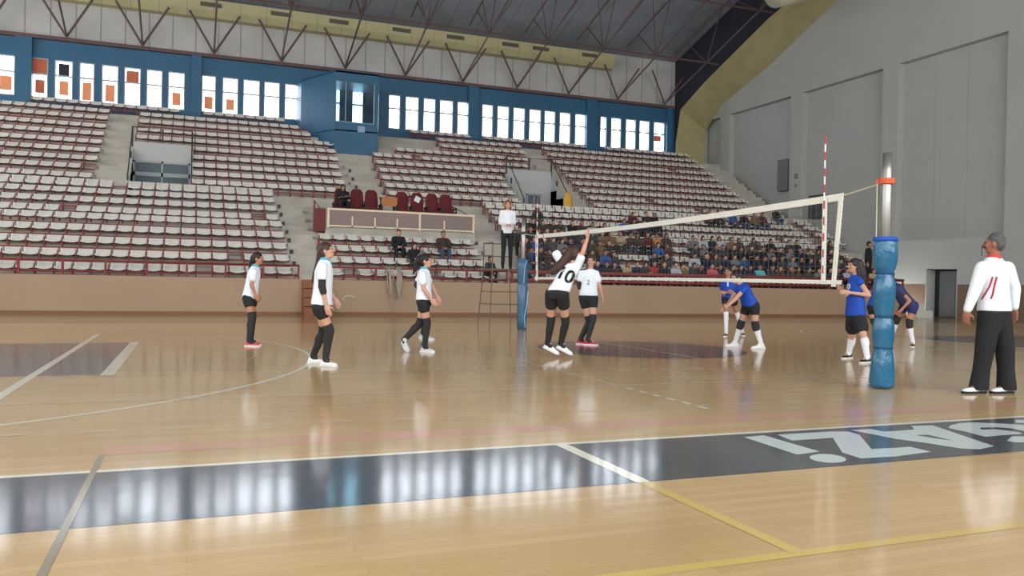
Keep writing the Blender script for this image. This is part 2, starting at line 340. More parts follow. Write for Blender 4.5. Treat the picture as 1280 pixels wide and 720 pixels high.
# unseen walls behind and left of the camera, window openings sized for the light
M_inner = mat('white_inner_wall', (190, 188, 184), .8)
bm = bmesh.new(); box(bm, XL-.5, XR+.5, YN-.3, YN, 0, NB0); box(bm, XL-.5, XR+.5, YN-.3, YN, NB1, roof_z(YN)+1.5)
for k in range(8): box(bm, XL-.5+k*6.6, XL+k*6.6, YN-.3, YN, NB0, NB1)
struct('wall_near', bm, M_inner, 'wall with a high window band behind the viewer')
bm = bmesh.new(); box(bm, XL-.3, XL, YN, YB, 0, 6.5); box(bm, XL-.3, XL, YN, YB, 10.6, roof_z(RIDGE_Y)+1)
for k in range(8): box(bm, XL-.3, XL, YN+k*7.2, YN+k*7.2+.8, 6.5, 10.6)
struct('wall_left', bm, M_inner, 'unseen left side wall with a high window band added for daylight')

# ---------------------------------------------------------------- seating terrace
RY = [26.1+.78*i for i in range(5)] + [30.5+.78*i for i in range(4)] + [34.1+.78*i for i in range(10)]
RZ = [1.45+.405*i for i in range(5)] + [3.38, 3.76, 4.13, 4.5, 4.88, 5.3, 5.72, 6.15, 6.6, 7.05, 7.5, 7.98, 8.42, 8.86]
TR = [1.05] + [z-.62 for z in RZ[1:]]
NR = len(RY)
def terrace(bm, x0, x1, r0, r1, zbase=0.0, y_end=None):
    """stepped solid from row r0 to r1 as a side profile swept along X"""
    ys = 25.5 if r0 == 0 else RY[r0-1]+.06
    pts = [(x0, ys, zbase), (x0, ys, TR[r0])]
    for r in range(r0, r1):
        y = RY[r]+.06; pts += [(x0, y, TR[r]), (x0, y, TR[r+1])]
    ye = y_end if y_end else RY[r1]+.06
    pts += [(x0, ye, TR[r1]), (x0, ye, zbase)]
    prism(bm, pts, (x1-x0, 0, 0))
V1 = (-2.25, -.1); V2 = (13.95, 16.2)
V2Y = 37.44; V1Y = 37.44
def notch(bm, x0, x1):
    terrace(bm, x0, x1, 0, 8, y_end=34.0); terrace(bm, x0, x1, 13, 18, y_end=YB)
bm = bmesh.new()
terrace(bm, XL, V1[0], 0, 18, y_end=YB); notch(bm, *V1); terrace(bm, V1[1], V2[0], 0, 18, y_end=YB); notch(bm, *V2)
terrace(bm, V2[1], 27.4, 0, 18, y_end=YB); terrace(bm, 27.4, XR, 3, 18, y_end=YB)
for a, b_ in (V1, V2): box(bm, a, b_, 33.9, 37.5, TR[8]-.3, TR[8])
struct('terrace', bm, M_conc, 'stepped concrete stand carrying the rows of seats')
# aisle half-steps
bm = bmesh.new()
def half_steps(x0, x1, r0, r1):
    for r in range(r0, r1): box(bm, x0, x1, RY[r]-.32, RY[r]+.07, TR[r], (TR[r]+TR[r+1])/2)
for a in ((2.98, 3.9, 0, 8), (-3.38, -2.32, 9, 17), (6.32, 7.5, 9, 14), (9.95, 11.35, 0, 8), (16.3, 17.25, 9, 17), (27.45, XR-.1, 8, 17)): half_steps(*a)
struct('trim_7', bm, M_conc, 'concrete half steps in the aisles')
# small dark marker blocks at the aisle edges
for (bx0, rs, nm_) in ((3.0, range(1, 9), 'lower aisle'), (6.42, range(9, 14), 'upper aisle by the booth')):
    for r in rs:
        bm = bmesh.new(); box(bm, bx0, bx0+.11, RY[r-1]+.02, RY[r-1]+.09, TR[r]-.14, TR[r]+.0)
        tag(build('step_marker', bm, M_darkmetal), 'small dark marker block, %s row step, %s' % (ORD[r], nm_), 'marker', 'dark markers on the aisle steps')
# side cheeks of the two entrance openings
M_cheek = mat('entrance_grey', (186, 188, 184), .7, noise=.05, nscale=.8)
for i, (a, b_) in enumerate((V1, V2)):
    bm = bmesh.new()
    for x in (a-.1, b_):   # sloping parapets
        prism(bm, [(x, 34.05, TR[8]), (x, 34.05, TR[9]+.1), (x, 36.48, 6.3), (x, 36.48, TR[8])], (.1, 0, 0))
    box(bm, a, b_, 36.40, 36.48, TR[8], 6.5)
    struct('wall_entrance_%d' % (i+1), bm, M_cheek, ('pale grey walls of the left entrance opening in the stand', 'pale grey walls of the right entrance opening in the stand')[i])
M_dglass = mat('dark_door_glass', (96, 110, 116), .5, spec=.2)
dr = tag(bpy.data.objects.new('door_2', None), 'white framed glazed doors inside the left entrance opening', kind='structure'); COL.objects.link(dr); dr.location = (-1.17, 36.3, TR[8])
bm = bmesh.new(); a, b_ = V1; t = TR[8]
for x in (a+.0, (a+b_)/2-.03, b_-.07): box(bm, x, x+.07, 36.30, 36.38, t, t+1.86)
for z in (0, .88, 1.24, 1.78): box(bm, a, b_, 36.30, 36.38, t+z, t+z+(.16 if z == 1.24 else .08))
build('door_frame', bm, M_frame, dr, org=dr.location)
bm = bmesh.new(); box(bm, a+.07, b_-.07, 36.34, 36.36, t+.02, t+1.8); build('door_glass', bm, M_dglass, dr, org=dr.location)
dr = tag(bpy.data.objects.new('door_3', None), 'small white framed glazed door inside the right entrance opening', kind='structure'); COL.objects.link(dr); dr.location = (15.5, 36.3, TR[8])
bm = bmesh.new()
for x in (14.9, 15.25, 15.6): box(bm, x, x+.06, 36.30, 36.38, t, t+1.5)
for z in (0, .95, 1.44): box(bm, 14.9, 15.66, 36.30, 36.38, t+z, t+z+.06)
build('door_frame', bm, M_frame, dr, org=dr.location)
bm = bmesh.new(); box(bm, 14.95, 15.62, 36.34, 36.36, t+.02, t+1.46); build('door_glass', bm, M_dglass, dr, org=dr.location)

# glazed booth projecting from the blue wall
bz0, bz1 = 7.1, 10.8
BP = [(4.75, YB-.1), (4.85, 41.0), (6.08, 38.42), (8.10, 38.42), (8.25, 39.0), (8.7, YB-.1)]
bo = empty('commentary_booth', (6.8, 40, bz0), 'blue projecting commentary booth with a large glass front, high on the stand', 'booth')
bm = bmesh.new()
for i in range(len(BP)-1):
    (ax, ay), (bx_, by) = BP[i], BP[i+1]; d = Vector((bx_-ax, by-ay, 0)); n = Vector((-d.y, d.x, 0)).normalized()*.08
    if i == 2: zs = ((bz0-.45, 8.42), (10.3, bz1))
    else: zs = ((bz0-.45, bz1),)
    for z0, z1 in zs: prism(bm, [(ax, ay, z0), (bx_, by, z0), (bx_, by, z1), (ax, ay, z1)], n)
box(bm, 7.92, 8.1, 38.42, 38.5, 8.42, 10.3)
build('booth_wall', bm, M_blue, bo, org=bo.location)
bm = bmesh.new(); prism(bm, [(x, y, bz1-.1) for x, y in BP], (0, 0, .08)); build('booth_roof', bm, M_blue, bo, org=bo.location)
bm = bmesh.new(); prism(bm, [(x, y, 8.0) for x, y in BP], (0, 0, .06)); build('booth_floor', bm, M_blue, bo, org=bo.location)
bm = bmesh.new(); box(bm, 6.14, 7.9, 38.43, 38.45, 8.42, 10.3); build('glass_front', bm, M_booth, bo, org=bo.location)
bm = bmesh.new()
for x in (6.10, 6.55, 7.88): box(bm, x, x+.035, 38.38, 38.47, 8.42, 10.3)
box(bm, 6.10, 7.91, 38.38, 38.47, 8.40, 8.44); build('mullion', bm, mat('pale_teal_frame', (120, 170, 188), .4), bo, org=bo.location)
bm = bmesh.new(); box(bm, 7.15, 7.48, 38.40, 38.42, 8.0, 8.28)
nt_ = build('notice', bm, mat('pale_notice', (150, 176, 196), .6), bo, org=bo.location)

# ---------------------------------------------------------------- roof beams, duct and trusses
ARCH = [(41.95, 7.9), (41.95, 9.4), (41.9, 10.5), (40.3, 11.75), (36.1, 13.05), (31.3, 15.0), (26.0, 17.0), (20, 19)]
AIN = [(41.95, 7.9), (41.95, 9.6), (41.5, 11.5), (39.1, 12.6), (33.7, 14.6), (32.0, 15.05), (26.4, 17.0), (20, 19)]
bm = bmesh.new()
a = [bm.verts.new((XR, y, z)) for y, z in ARCH]; b_ = [bm.verts.new((26.75, y, z)) for y, z in AIN]
for i in range(len(a)-1): bm.faces.new((a[i], a[i+1], b_[i+1], b_[i])).material_index = 0
c = [bm.verts.new((26.75, min(y+.3, YB), roof_z(y)-.02 if y < 42 else z)) for y, z in AIN]
c[0].co.y = c[1].co.y = YB
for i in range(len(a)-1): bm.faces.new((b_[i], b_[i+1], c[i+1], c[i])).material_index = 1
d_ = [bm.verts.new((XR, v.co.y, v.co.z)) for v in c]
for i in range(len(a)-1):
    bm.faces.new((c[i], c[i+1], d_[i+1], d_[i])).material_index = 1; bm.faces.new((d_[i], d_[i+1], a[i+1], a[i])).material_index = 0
bmesh.ops.recalc_face_normals(bm, faces=bm.faces)
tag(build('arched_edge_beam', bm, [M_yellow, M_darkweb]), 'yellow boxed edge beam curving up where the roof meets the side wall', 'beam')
# rectangular yellow air duct along the eaves with grilles
DUCY = YB-.55
dt = empty('air_duct', (8, DUCY, 13.4), 'long yellow air duct with dark grilles under the back eaves', 'duct')
bm = bmesh.new(); prism(bm, [(XL+.02, YB-.01, 13.42), (XL+.02, YB-.5, 13.42), (XL+.02, YB-.75, 13.7), (XL+.02, YB-.75, 14.2), (XL+.02, YB-.01, 14.4)], (22.3-XL, 0, 0))
build('duct_body', bm, seam_mat('yellow_duct', (190, 180, 138), 0, 1.2, .04, .75, .06), dt, org=dt.location)
for x in [-3, .2, 3.4, 6.2, 9.4, 12.3, 15.4, 17.2, 20.2]:
    bm = bmesh.new(); box(bm, x, x+.95, YB-.80, YB-.74, 13.86, 14.05); build('grille', bm, mat('grille_dark', (92, 88, 76), .6), dt, org=dt.location)
    
NODES = [-14.75+3.12*k for k in range(14)]
for i, x in enumerate(NODES):
    if x > 26.2: continue
    tr = empty('roof_truss', (x, 41.7, 11.75), 'maroon steel roof truss, %s from the left' % nth(i+1), 'truss', 'maroon roof trusses')
    s = .34; L = 22; r = .045
    def chord(t): return Vector((x, 41.8-t, 11.78 + s*t))
    def top(t): return Vector((x, 41.8-t, roof_z(41.8-t)-.38))
    bm = bmesh.new(); tube(bm, [chord(0), chord(9.0), chord(18)+Vector((0, 0, -.2)), Vector((x, 41.8-24, chord(20).z))], r, 6)
    build('bottom_chord', bm, M_truss, tr, org=tr.location)
    bm = bmesh.new()
    for k, (t0, t1) in enumerate([(4.2, 5.5), (4.2, 2.2), (8.6, 6.2), (8.6, 10.8), (13, 10.8), (13, 15.5), (17.5, 15.5)]):
        tube(bm, [chord(t0), top(t1)], .03, 6)
    tube(bm, [top(1.0), top(22)], .045, 6); build('web', bm, M_truss, tr, org=tr.location)
    bm = bmesh.new()
    tube(bm, [(x, 41.75, 11.76), (x-1.12, YB-.85, 13.55)], .05, 6); tube(bm, [(x, 41.75, 11.76), (x+1.12, YB-.85, 13.55)], .05, 6)
    build('eaves_strut', bm, M_truss, tr, org=tr.location)
    if x < 22:     # bracing that spans to the next truss
        bm = bmesh.new(); n = Vector((3.12, 0, 0))
        bm.free()
        for t0, t1 in ((4.2, 6.2), (8.6, 10.8)):
            bm = bmesh.new(); tube(bm, [chord(t0), top(t1)+n*.5, chord(t0)+n*.98], .032, 5); build('cross_brace', bm, M_truss, tr, org=tr.location)
for i, (t, z) in enumerate([(4.2, 0), (8.6, 0), (13, 0)]):
    bm = bmesh.new(); tube(bm, [(XL, 41.8-t, 11.78+.34*t), (26.6, 41.8-t, 11.78+.34*t)], .05, 6)
    tag(build('purlin', bm, M_truss), ('steel tie running across the trusses nearest the windows', 'steel tie running across the trusses, middle of three', 'steel tie running across the trusses highest up the roof')[i], 'beam')
g = at_Y(968, -13, 29.0); bm = bmesh.new(); tube(bm, [g, g+Vector((2.6, 0, .9))], .78, 24)
tag(build('round_duct', bm, mat('cream_duct', (186, 182, 160), .5), smooth=True), 'cream round duct end beside the yellow edge beam at the roof', 'duct')

# ---------------------------------------------------------------- seats
PITCH = .462
def seat_shell(bm, tall=False, ox=0, oy=0, oz=0, mi=0, n=5):
    prof = [(-.36, -.012), (-.345, .028), (-.2, .02), (-.05, .025), (-.01, .07), (.02, .195 if not tall else .22)]
    if tall: prof[0] = (-.36, -.07)
    top, bot = [], []
    for (y, z) in prof:
        a, b = [], []
        for k in range(n):
            u = -1+2*k/(n-1); wz = .035*u*u if z < .04 else 0; wy = -.03*u*u if z > .04 else 0
            a.append(bm.verts.new((ox+u*.205, oy+y+wy, oz+z+wz))); b.append(bm.verts.new((ox+u*.205, oy+y+wy+(.014 if z > .04 else 0), oz+z+wz-(.0 if z > .04 else .018))))
        top.append(a); bot.append(b)
    def q(*v): bm.faces.new(v).material_index = mi
    for g, fl in ((top, 0), (bot, 1)):
        for i in range(len(prof)-1):
            for k in range(n-1):
                v = (g[i][k], g[i][k+1], g[i+1][k+1], g[i+1][k]); q(*(v[::-1] if fl else v))
    for k in range(n-1): q(top[0][k+1], top[0][k], bot[0][k], bot[0][k+1]); q(top[-1][k], top[-1][k+1], bot[-1][k+1], bot[-1][k])
    for i in range(len(prof)-1): q(top[i][0], top[i+1][0], bot[i+1][0], bot[i][0]); q(top[i+1][-1], top[i][-1], bot[i][-1], bot[i+1][-1])
def seat_frame(bm, ox=0, oy=0, oz=0, mi=0, leg=.42):
    box(bm, ox-.245, ox+.217, oy-.33, oy-.29, oz-.20, oz-.155, mi)
    box(bm, ox-.245, ox-.217, oy-.34, oy-.305, oz-leg, oz+.13, mi)
    box(bm, ox-.245, ox+.217, oy-.12, oy-.08, oz-.03, oz+.003, mi); box(bm, ox-.245, ox-.217, oy-.12, oy-.08, oz-leg, oz-.03, mi)
# blocks: (name, row0, row1, x0(row), x1(row))
UEND = {9: 6.2, 10: 6.2, 11: 6.2, 12: 6.2, 13: 6.2, 14: 6.2, 15: 6.1, 16: 5.6, 17: 5.2, 18: 4.5}
UST = {9: 7.6, 10: 7.65, 11: 7.65, 12: 7.7, 13: 7.7, 14: 7.76, 15: 9.0, 16: 11.45, 17: 11.5, 18: 10.3}
BLOCKS = [('left lower block', 'the aisle', 0, 8, lambda r: -8.6, lambda r: 2.9, -1),
 ('block under the balcony', 'the aisle', 0, 3, lambda r: 4.0, lambda r: 9.8, 1),
 ('right lower block', 'the aisle', 0, 8, lambda r: 11.45, lambda r: 24.5+min(r, 3)*.9, 1),
 ('strip by side wall', 'the wall', 5, 8, lambda r: 27.75, lambda r: 28.7, -1),
 ('far left upper block', 'the aisle steps', 9, 17, lambda r: -9.9, lambda r: -3.45, -1),
 ('block left of the booth', 'the entrance', 9, 17, lambda r: V1[1]+.05 if r < 13 else V1[0], lambda r: UEND[r], 1),
 ('block right of the booth', 'the booth', 9, 17, lambda r: UST[r], lambda r: 13.9 if r < 13 else (15.95 if r < 16 else 16.2), 1),
 ('upper right block', 'the right entrance', 9, 17, lambda r: 17.35, lambda r: 27.2, 1),
 ('top row under the windows', 'the left edge', 18, 18, lambda r: -6.6, lambda r: -.35, 1),
 ('top row section left of the booth', 'the pilaster', 18, 18, lambda r: .4, lambda r: 4.5, 1),
 ('top row section right of the booth', 'the booth', 18, 18, lambda r: 10.3, lambda r: 13.6, 1),
 ('top row middle section', 'the pilaster', 18, 18, lambda r: 14.3, lambda r: 20.7, 1),
 ('top row right section', 'the pilaster', 18, 18, lambda r: 21.5, lambda r: 27.2, 1)]
def project(p):
    v = Vector(p)-CAM; d = v.dot(FWD); return 640+F_PX*v.dot(RIGHT)/d, 360-F_PX*v.dot(UP)/d, d
SEATS = []
for (bn, ref, r0, r1, fx0, fx1, sgn) in BLOCKS:
    for r in range(r0, r1+1):
        n = int((fx1(r)-fx0(r))/PITCH)
        for k in range(n):
            x = fx0(r)+PITCH*(k+.5) if sgn > 0 else fx1(r)-PITCH*(k+.5)
            px, py, d = project((x, RY[r], RZ[r]))
            if -14 < px < 1290: SEATS.append((d, x, r, bn, ref, k))
SEATS.sort()
MISS = {}
for s in SEATS: MISS[s] = R_.random() < (.12 if s[2] in (0, 5) else .015)
leg_for = lambda r: RZ[r]-.2-TR[r]
meshes = {}
def seat_me(kind, r):
    key = (kind, round(leg_for(r), 2) if kind == 'f' else (r == 8))
    if key not in meshes:
        b = bmesh.new()
        if kind == 'f': seat_frame(b, leg=leg_for(r))
        else: seat_shell(b, tall=(r == 8), n=7)
        me = bpy.data.meshes.new('seat'); b.to_mesh(me); b.free(); me.materials.append(M_red if kind == 'f' else M_seat)
        if kind != 'f': me.polygons.foreach_set('use_smooth', [True]*len(me.polygons))
        meshes[key] = me
    return meshes[key]
for s in SEATS[:300]:
    d, x, r, bn, ref, k = s
    miss = MISS[s]
    lab = ('bare red frame, seat missing' if miss else 'white seat on red frame') + ', %s row, %s, %s from %s' % (ORD[r], bn, nth(k+1), ref)
    e = bpy.data.objects.new('stadium_seat', None); COL.objects.link(e); e.location = (x, RY[r], RZ[r]-.2); e.empty_display_size = .1
    tag(e, lab, 'seat', 'white stadium seats of the lower stand')
    for kind, nm in (('f', 'seat_frame'), ('s', 'seat_shell')):
        if kind == 's' and miss: continue
        o = bpy.data.objects.new(nm, seat_me(kind, r)); COL.objects.link(o); o.parent = e
bm = bmesh.new()
for s in SEATS[300:]:
    d, x, r, bn, ref, k = s
    if not MISS[s]: seat_shell(bm, r == 8, x, RY[r], RZ[r]-.2, 0, n=5)
    seat_frame(bm, x, RY[r], RZ[r]-.2, 1, leg_for(r))
tag(build('distant_stadium_seats', bm, [M_seat, M_red]), 'rows of white seats filling the farther parts of the stand', 'seats', kind='stuff')

# ---------------------------------------------------------------- railings, balcony, small fittings
def railing(name, pts, posts, label, mat_, r=.028, low=.3, parent=None, bar_h=None):
    e = empty(name, pts[0], label, 'railing')
    b = bmesh.new(); tube(b, pts, r, 8); build('top_rail', b, mat_, e, org=pts[0], smooth=True)
    if low:
        b = bmesh.new(); tube(b, [Vector(p)-Vector((0, 0, low)) for p in pts], r*.8, 8); build('lower_rail', b, mat_, e, org=pts[0], smooth=True)
    for (p, zb) in posts:
        b = bmesh.new(); box(b, p[0]-.03, p[0]+.03, p[1]-.03, p[1]+.03, zb, p[2]); build('post', b, mat_, e, org=pts[0])
    return e
railing('front_railing', [(-9, 25.5, 1.49), (3.05, 25.5, 1.49)], [((x, 25.5, 1.49), 1.05) for x in [-8.6+1.06*k for k in range(11)]+[3.03]], 'rust red railing on the tan wall in front of the left lower seats', M_red)
railing('front_railing', [(3.95, 25.5, 1.47), (9.85, 25.5, 1.47)], [((x, 25.5, 1.47), 1.05) for x in [3.97, 5.4, 6.9, 8.4, 9.82]], 'rust red railing in front of the small seat block under the balcony', M_red)
railing('front_railing', [(9.95, 25.5, 1.47), (27.3, 25.5, 1.5)], [((x, 25.5, 1.47), 1.05) for x in [10.0+1.92*k for k in range(10)]], 'long thick red railing in front of the spectators', M_red, r=.06, low=.28)
railing('stair_railing', [(26.6, 27.9, 2.35), (27.1, 25.5, 1.5), (27.3, 25.5, 1.5)], [((26.6, 27.9, 2.35), 1.6)], 'thin red handrail sloping down at the right end of the stand', M_red, r=.02, low=0)
for (v, lab, m) in ((V1, 'left', M_darkmetal), (V2, 'right', M_darkmetal)):
    zt = 7.1; y = 36.5
    e = railing('entrance_railing', [(v[0]-.05, 34.2, TR[9]+.65), (v[0]-.05, y, zt), (v[1]+.05, y, zt), (v[1]+.05, 34.2, TR[9]+.65)],
        [((v[0]-.05, y, zt), TR[13]), ((v[1]+.05, y, zt), TR[13]), (((v[0]+v[1])/2, y, zt), TR[13]), ((v[0]-.05, 34.2, TR[9]+.65), TR[9]), ((v[1]+.05, 34.2, TR[9]+.65), TR[9]), ((v[0]-.05, 35.8, (TR[9]+.65+zt)/2), TR[10]), ((v[1]+.05, 35.8, (TR[9]+.65+zt)/2), TR[10])],
        'dark guard rail around the %s entrance opening' % lab, m, r=.025, low=0)
# balcony box in the middle of the stand
by0 = 28.75
M_cream = mat('cream_frame', (226, 208, 178), .5)
bx = empty('balcony', (4.35, by0, 2.9), 'balcony box of brown panels in a cream frame above the small seat block', 'balcony')
bm = bmesh.new(); box(bm, 4.42, 9.68, by0+.03, by0+.08, 2.98, 3.52); build('brown_panel', bm, mat('mauve_brown_panel', (132, 112, 104), .4, noise=.08, nscale=1.5), bx, org=bx.location)
bm = bmesh.new(); box(bm, 4.36, 9.74, by0, by0+.12, 3.5, 3.57)
for x in (4.36, 7.62, 9.66): box(bm, x, x+.07, by0-.01, by0+.1, 2.88, 3.52)
for x in (5.2, 6.0, 6.8, 8.55): box(bm, x, x+.05, by0, by0+.1, 2.92, 3.3)
box(bm, 4.4, 9.7, by0, by0+.06, 2.93, 2.98); build('cream_frame', bm, M_cream, bx, org=bx.location)
bm = bmesh.new(); box(bm, 4.3, 9.8, by0+.1, 30.45, 2.55, 3.25); build('deck', bm, M_conc, bx, org=bx.location)
bm = bmesh.new(); box(bm, 4.0, 4.32, by0+.1, by0+.9, 2.75, 3.55); tag(build('side_panel', bm, mat('dark_red_panel', (110, 48, 44), .6)), 'dark red panel at the left end of the balcony', 'panel')
# VIP armchairs
M_vip = mat('dark_red_upholstery', (96, 30, 34), .7, noise=.1, nscale=8)
def armchair_meshes():
    b = bmesh.new(); loft(b, [((0, .22, .42), (.24, 0, 0), (0, .05, 0)), ((0, .26, .75), (.25, 0, 0), (0, .055, 0)), ((0, .30, 1.05), (.22, 0, 0), (0, .045, 0)), ((0, .32, 1.16), (.13, 0, 0), (0, .03, 0))], 16)
    back = bpy.data.meshes.new('back'); b.to_mesh(back); b.free(); back.materials.append(M_vip)
    b = bmesh.new(); box(b, -.25, .25, -.27, .22, .34, .47); bmesh.ops.bevel(b, geom=b.edges[:], offset=.04, segments=2, affect='EDGES')
    seat = bpy.data.meshes.new('seat'); b.to_mesh(seat); b.free(); seat.materials.append(M_vip)
    b = bmesh.new()
    for s in (-1, 1):
        box(b, s*.29-.03, s*.29+.03, -.22, .24, .56, .61); box(b, s*.29-.025, s*.29+.025, .14, .2, 0, .57); box(b, s*.29-.025, s*.29+.025, -.2, -.14, 0, .57)
    box(b, -.3, .3, .16, .2, .36, .42)
    fr = bpy.data.meshes.new('frame'); b.to_mesh(fr); b.free(); fr.materials.append(mat('black_armrest', (34, 26, 28), .5))
    return (('backrest', back), ('seat', seat), ('arm_frame', fr))
AM = armchair_meshes()
AX = [(5.02, 'under the person in black'), (5.60, 'second from the left end of the balcony'), (6.13, 'left of the orange desk'), (7.28, 'just right of the orange desk'), (7.86, 'with a white paper on its backrest'), (8.44, 'second from the right end of the balcony row'), (8.98, 'at the right end of the balcony row')]
for x, s in AX:
    e = empty('armchair', (x, 29.75, 3.25), 'dark red padded armchair on the balcony, ' + s, 'chair', 'red armchairs on the balcony')
    for nm, me in AM: o = bpy.data.objects.new(nm, me); COL.objects.link(o); o.parent = e
bm = bmesh.new(); p = Vector((7.86, 29.955, 4.15)); prism(bm, [p+Vector((.15*math.cos(math.radians(a)), 0, .15*math.sin(math.radians(a)))) for a in (20, 110, 200, 290)], (0, -.012, .0))
tag(build('paper_sheet', bm, mat('paper_white', (225, 225, 228), .6)), 'white sheet of paper on a red balcony armchair', 'paper')
e = empty('desk', (6.72, 29.6, 3.25), 'small desk with an orange front board between the balcony armchairs', 'desk')
bm = bmesh.new(); box(bm, 6.42, 7.0, 29.55, 29.59, 3.80, 4.12); build('front_board', bm, mat('orange_wood', (176, 108, 62), .5), e, org=e.location)
bm = bmesh.new(); box(bm, 6.40, 7.02, 29.58, 30.0, 4.10, 4.14); build('desk_top', bm, mat('orange_wood', (176, 108, 62), .5), e, org=e.location)
for x in (6.45, 6.93):
    for y in (29.6, 29.94): bm = bmesh.new(); box(bm, x, x+.04, y, y+.04, 3.25, 4.1); build('leg', bm, M_darkmetal, e, org=e.location)
railing('balcony_railing', [(4.2, 30.9, 4.0), (4.2, 29.3, 3.55)], [((4.2, 30.9, 4.0), 3.0), ((4.2, 29.3, 3.55), 3.0)], 'thin red handrail at the left end of the balcony', M_red, r=.018, low=.3)
railing('balcony_railing', [(9.1, 31.4, 4.2), (9.7, 31.4, 4.1), (9.7, 29.4, 3.6)], [((9.1, 31.4, 4.2), 3.0), ((9.7, 31.4, 4.1), 3.0), ((9.7, 29.4, 3.6), 3.0)], 'thin red handrail at the right end of the balcony', M_red, r=.018, low=.35)
# wooden steps over the tan wall
e = empty('wooden_steps', (3.5, 25.0, 0), 'reddish brown wooden steps leaning on the tan wall at the aisle', 'steps')
M_step = mat('brown_orange_wood', (136, 84, 56), .5, noise=.15, nscale=3)
for k in range(4): bm = bmesh.new(); box(bm, 3.12, 3.95, 24.72+.17*k, 25.36, .27*k+(.0 if k == 0 else -.001), .27*(k+1)-.02); build('tread', bm, M_step, e, org=e.location)
# white step block by the door
bm = bmesh.new(); box(bm, 27.45, 28.3, 24.9, 25.3, 0, .28); box(bm, 27.45, 27.85, 24.9, 25.3, .28, .56)
tag(build('step_block', bm, mat('white_step', (205, 202, 190), .6)), 'small white two-step block at the end of the tan wall by the door', 'steps')
# things on the side wall
for (p0, p1, z0, z1, lab, m_) in ((34.55, 35.35, 6.2, 7.85, 'grey metal cabinet high on the side wall', mat('cabinet_grey', (112, 112, 110), .5)), (31.95, 32.95, 4.6, 5.75, 'dark louvred vent on the side wall behind the net', mat('vent_dark', (76, 78, 80), .5))):
    bm = bmesh.new(); xx = XR if p0 > 33.5 and p0 < 34.36 else XR+.35
    box(bm, XR+.05 if xx > XR else XR-.12, xx, p0, p1, z0, z1, 0)
    for k in range(6): zz = z0+(z1-z0)*(k+.5)/6; box(bm, XR+.03, XR+.055, p0+.05, p1-.05, zz, zz+.06, 0)
    tag(build('wall_cabinet' if z0 > 6 else 'wall_vent', bm, m_), lab, 'cabinet' if z0 > 6 else 'vent')
bm = bmesh.new(); box(bm, XR-.06, XR, 33.7, 33.9, 6.7, 6.95); box(bm, XR-.05, XR, 33.75, 33.88, 6.3, 6.4)
tag(build('switch_box', bm, mat('cabinet_grey', (112, 112, 110), .5)), 'small grey switch box on the side wall beside the cabinet', 'switch')
# hanging rope bundle
pc = at_Y(493, 360, 25.3); bm = bmesh.new()
for k in range(7):
    ph = R_.random()*.1; w = .10+.025*k; h = .55+.05*k
    pts = [(pc.x-w+ph, 25.46, 1.5), (pc.x-w*1.05+ph, 25.3, 1.5-h*.6), (pc.x-w*.6, 25.28-.01*k, 1.5-h), (pc.x+w*.5, 25.28-.01*k, 1.5-h-.02*k), (pc.x+w, 25.3, 1.5-h*.5), (pc.x+w*.9, 25.46, 1.5)]
    tube(bm, pts, .018, 6)
tube(bm, [(pc.x-.1, 25.3, .95), (pc.x-.12, 25.28, .5), (pc.x+.0, 25.27, .12), (pc.x+.06, 25.27, .3), (pc.x+.12, 25.28, .7), (pc.x+.22, 25.3, 1.0)], .014, 6)
tag(build('rope_bundle', bm, mat('rope_beige', (168, 152, 136), .8), smooth=True), 'bundle of beige rope and netting hung on the red railing', 'rope')
pc = at_Y(436, 374, 25.40); bm = bmesh.new(); tube(bm, [pc+Vector((.18*math.cos(t*.45), -.02, .12*math.sin(t*.45)*(1-.04*t))) for t in range(10)], .018, 6)
tag(build('cable_loop', bm, mat('cable_white', (206, 196, 182), .7), smooth=True), 'short loop of pale cable stuck on the tan wall right of the wooden steps', 'cable')
# yellow inflatable-like banner at right entrance
g = at_Y(710, 253, 33.7); bm = bmesh.new(); loft(bm, [(g+Vector((0, 0, -.42)), (.12, 0, 0), (0, .06, 0)), (g+Vector((0, 0, -.2)), (.24, 0, 0), (0, .1, 0)), (g+Vector((0, 0, .15)), (.22, 0, 0), (0, .1, 0)), (g+Vector((0, 0, .38)), (.14, 0, 0), (0, .06, 0)), (g+Vector((0, 0, .47)), (.04, 0, 0), (0, .03, 0))], 14)
tag(build('yellow_bag', bm, mat('yellow_cloth', (212, 166, 62), .6), smooth=True), 'bulging yellow bag at the right entrance opening railing', 'bag')

# ---------------------------------------------------------------- net, posts, antennae
NX = 7.3
M_tape = mat('white_tape', (222, 220, 208), .7); M_cord = mat('net_cord', (96, 96, 92), .8); M_rope = mat('pale_cord', (200, 196, 160), .7)
NY0, NY1 = 7.74, 17.2
def zt(y): return 2.27 - .06*(y-NY0)/(NY1-NY0) - .05*math.sin(math.pi*(y-NY0)/(NY1-NY0))
def zb(y): return 1.17 + .02*(y-NY0)/(NY1-NY0) + .015*math.sin(math.pi*(y-NY0)/(NY1-NY0))
net = empty('volleyball_net', (NX, 12.45, 1.2), 'volleyball net with white tapes stretched across the court', 'net')
def strip(b, ys, f0, f1, th=.012):
    for a, c in zip(ys, ys[1:]):
        prism(b, [(NX-th/2, a, f0(a)), (NX-th/2, c, f0(c)), (NX-th/2, c, f1(c)), (NX-th/2, a, f1(a))], (th, 0, 0))
ys = [NY0+(NY1-NY0)*k/24 for k in range(25)]
bm = bmesh.new(); strip(bm, ys, lambda y: zt(y)-.085, zt); build('top_tape', bm, M_tape, net, org=net.location)
bm = bmesh.new(); strip(bm, ys, zb, lambda y: zb(y)+.05); build('bottom_tape', bm, M_tape, net, org=net.location)
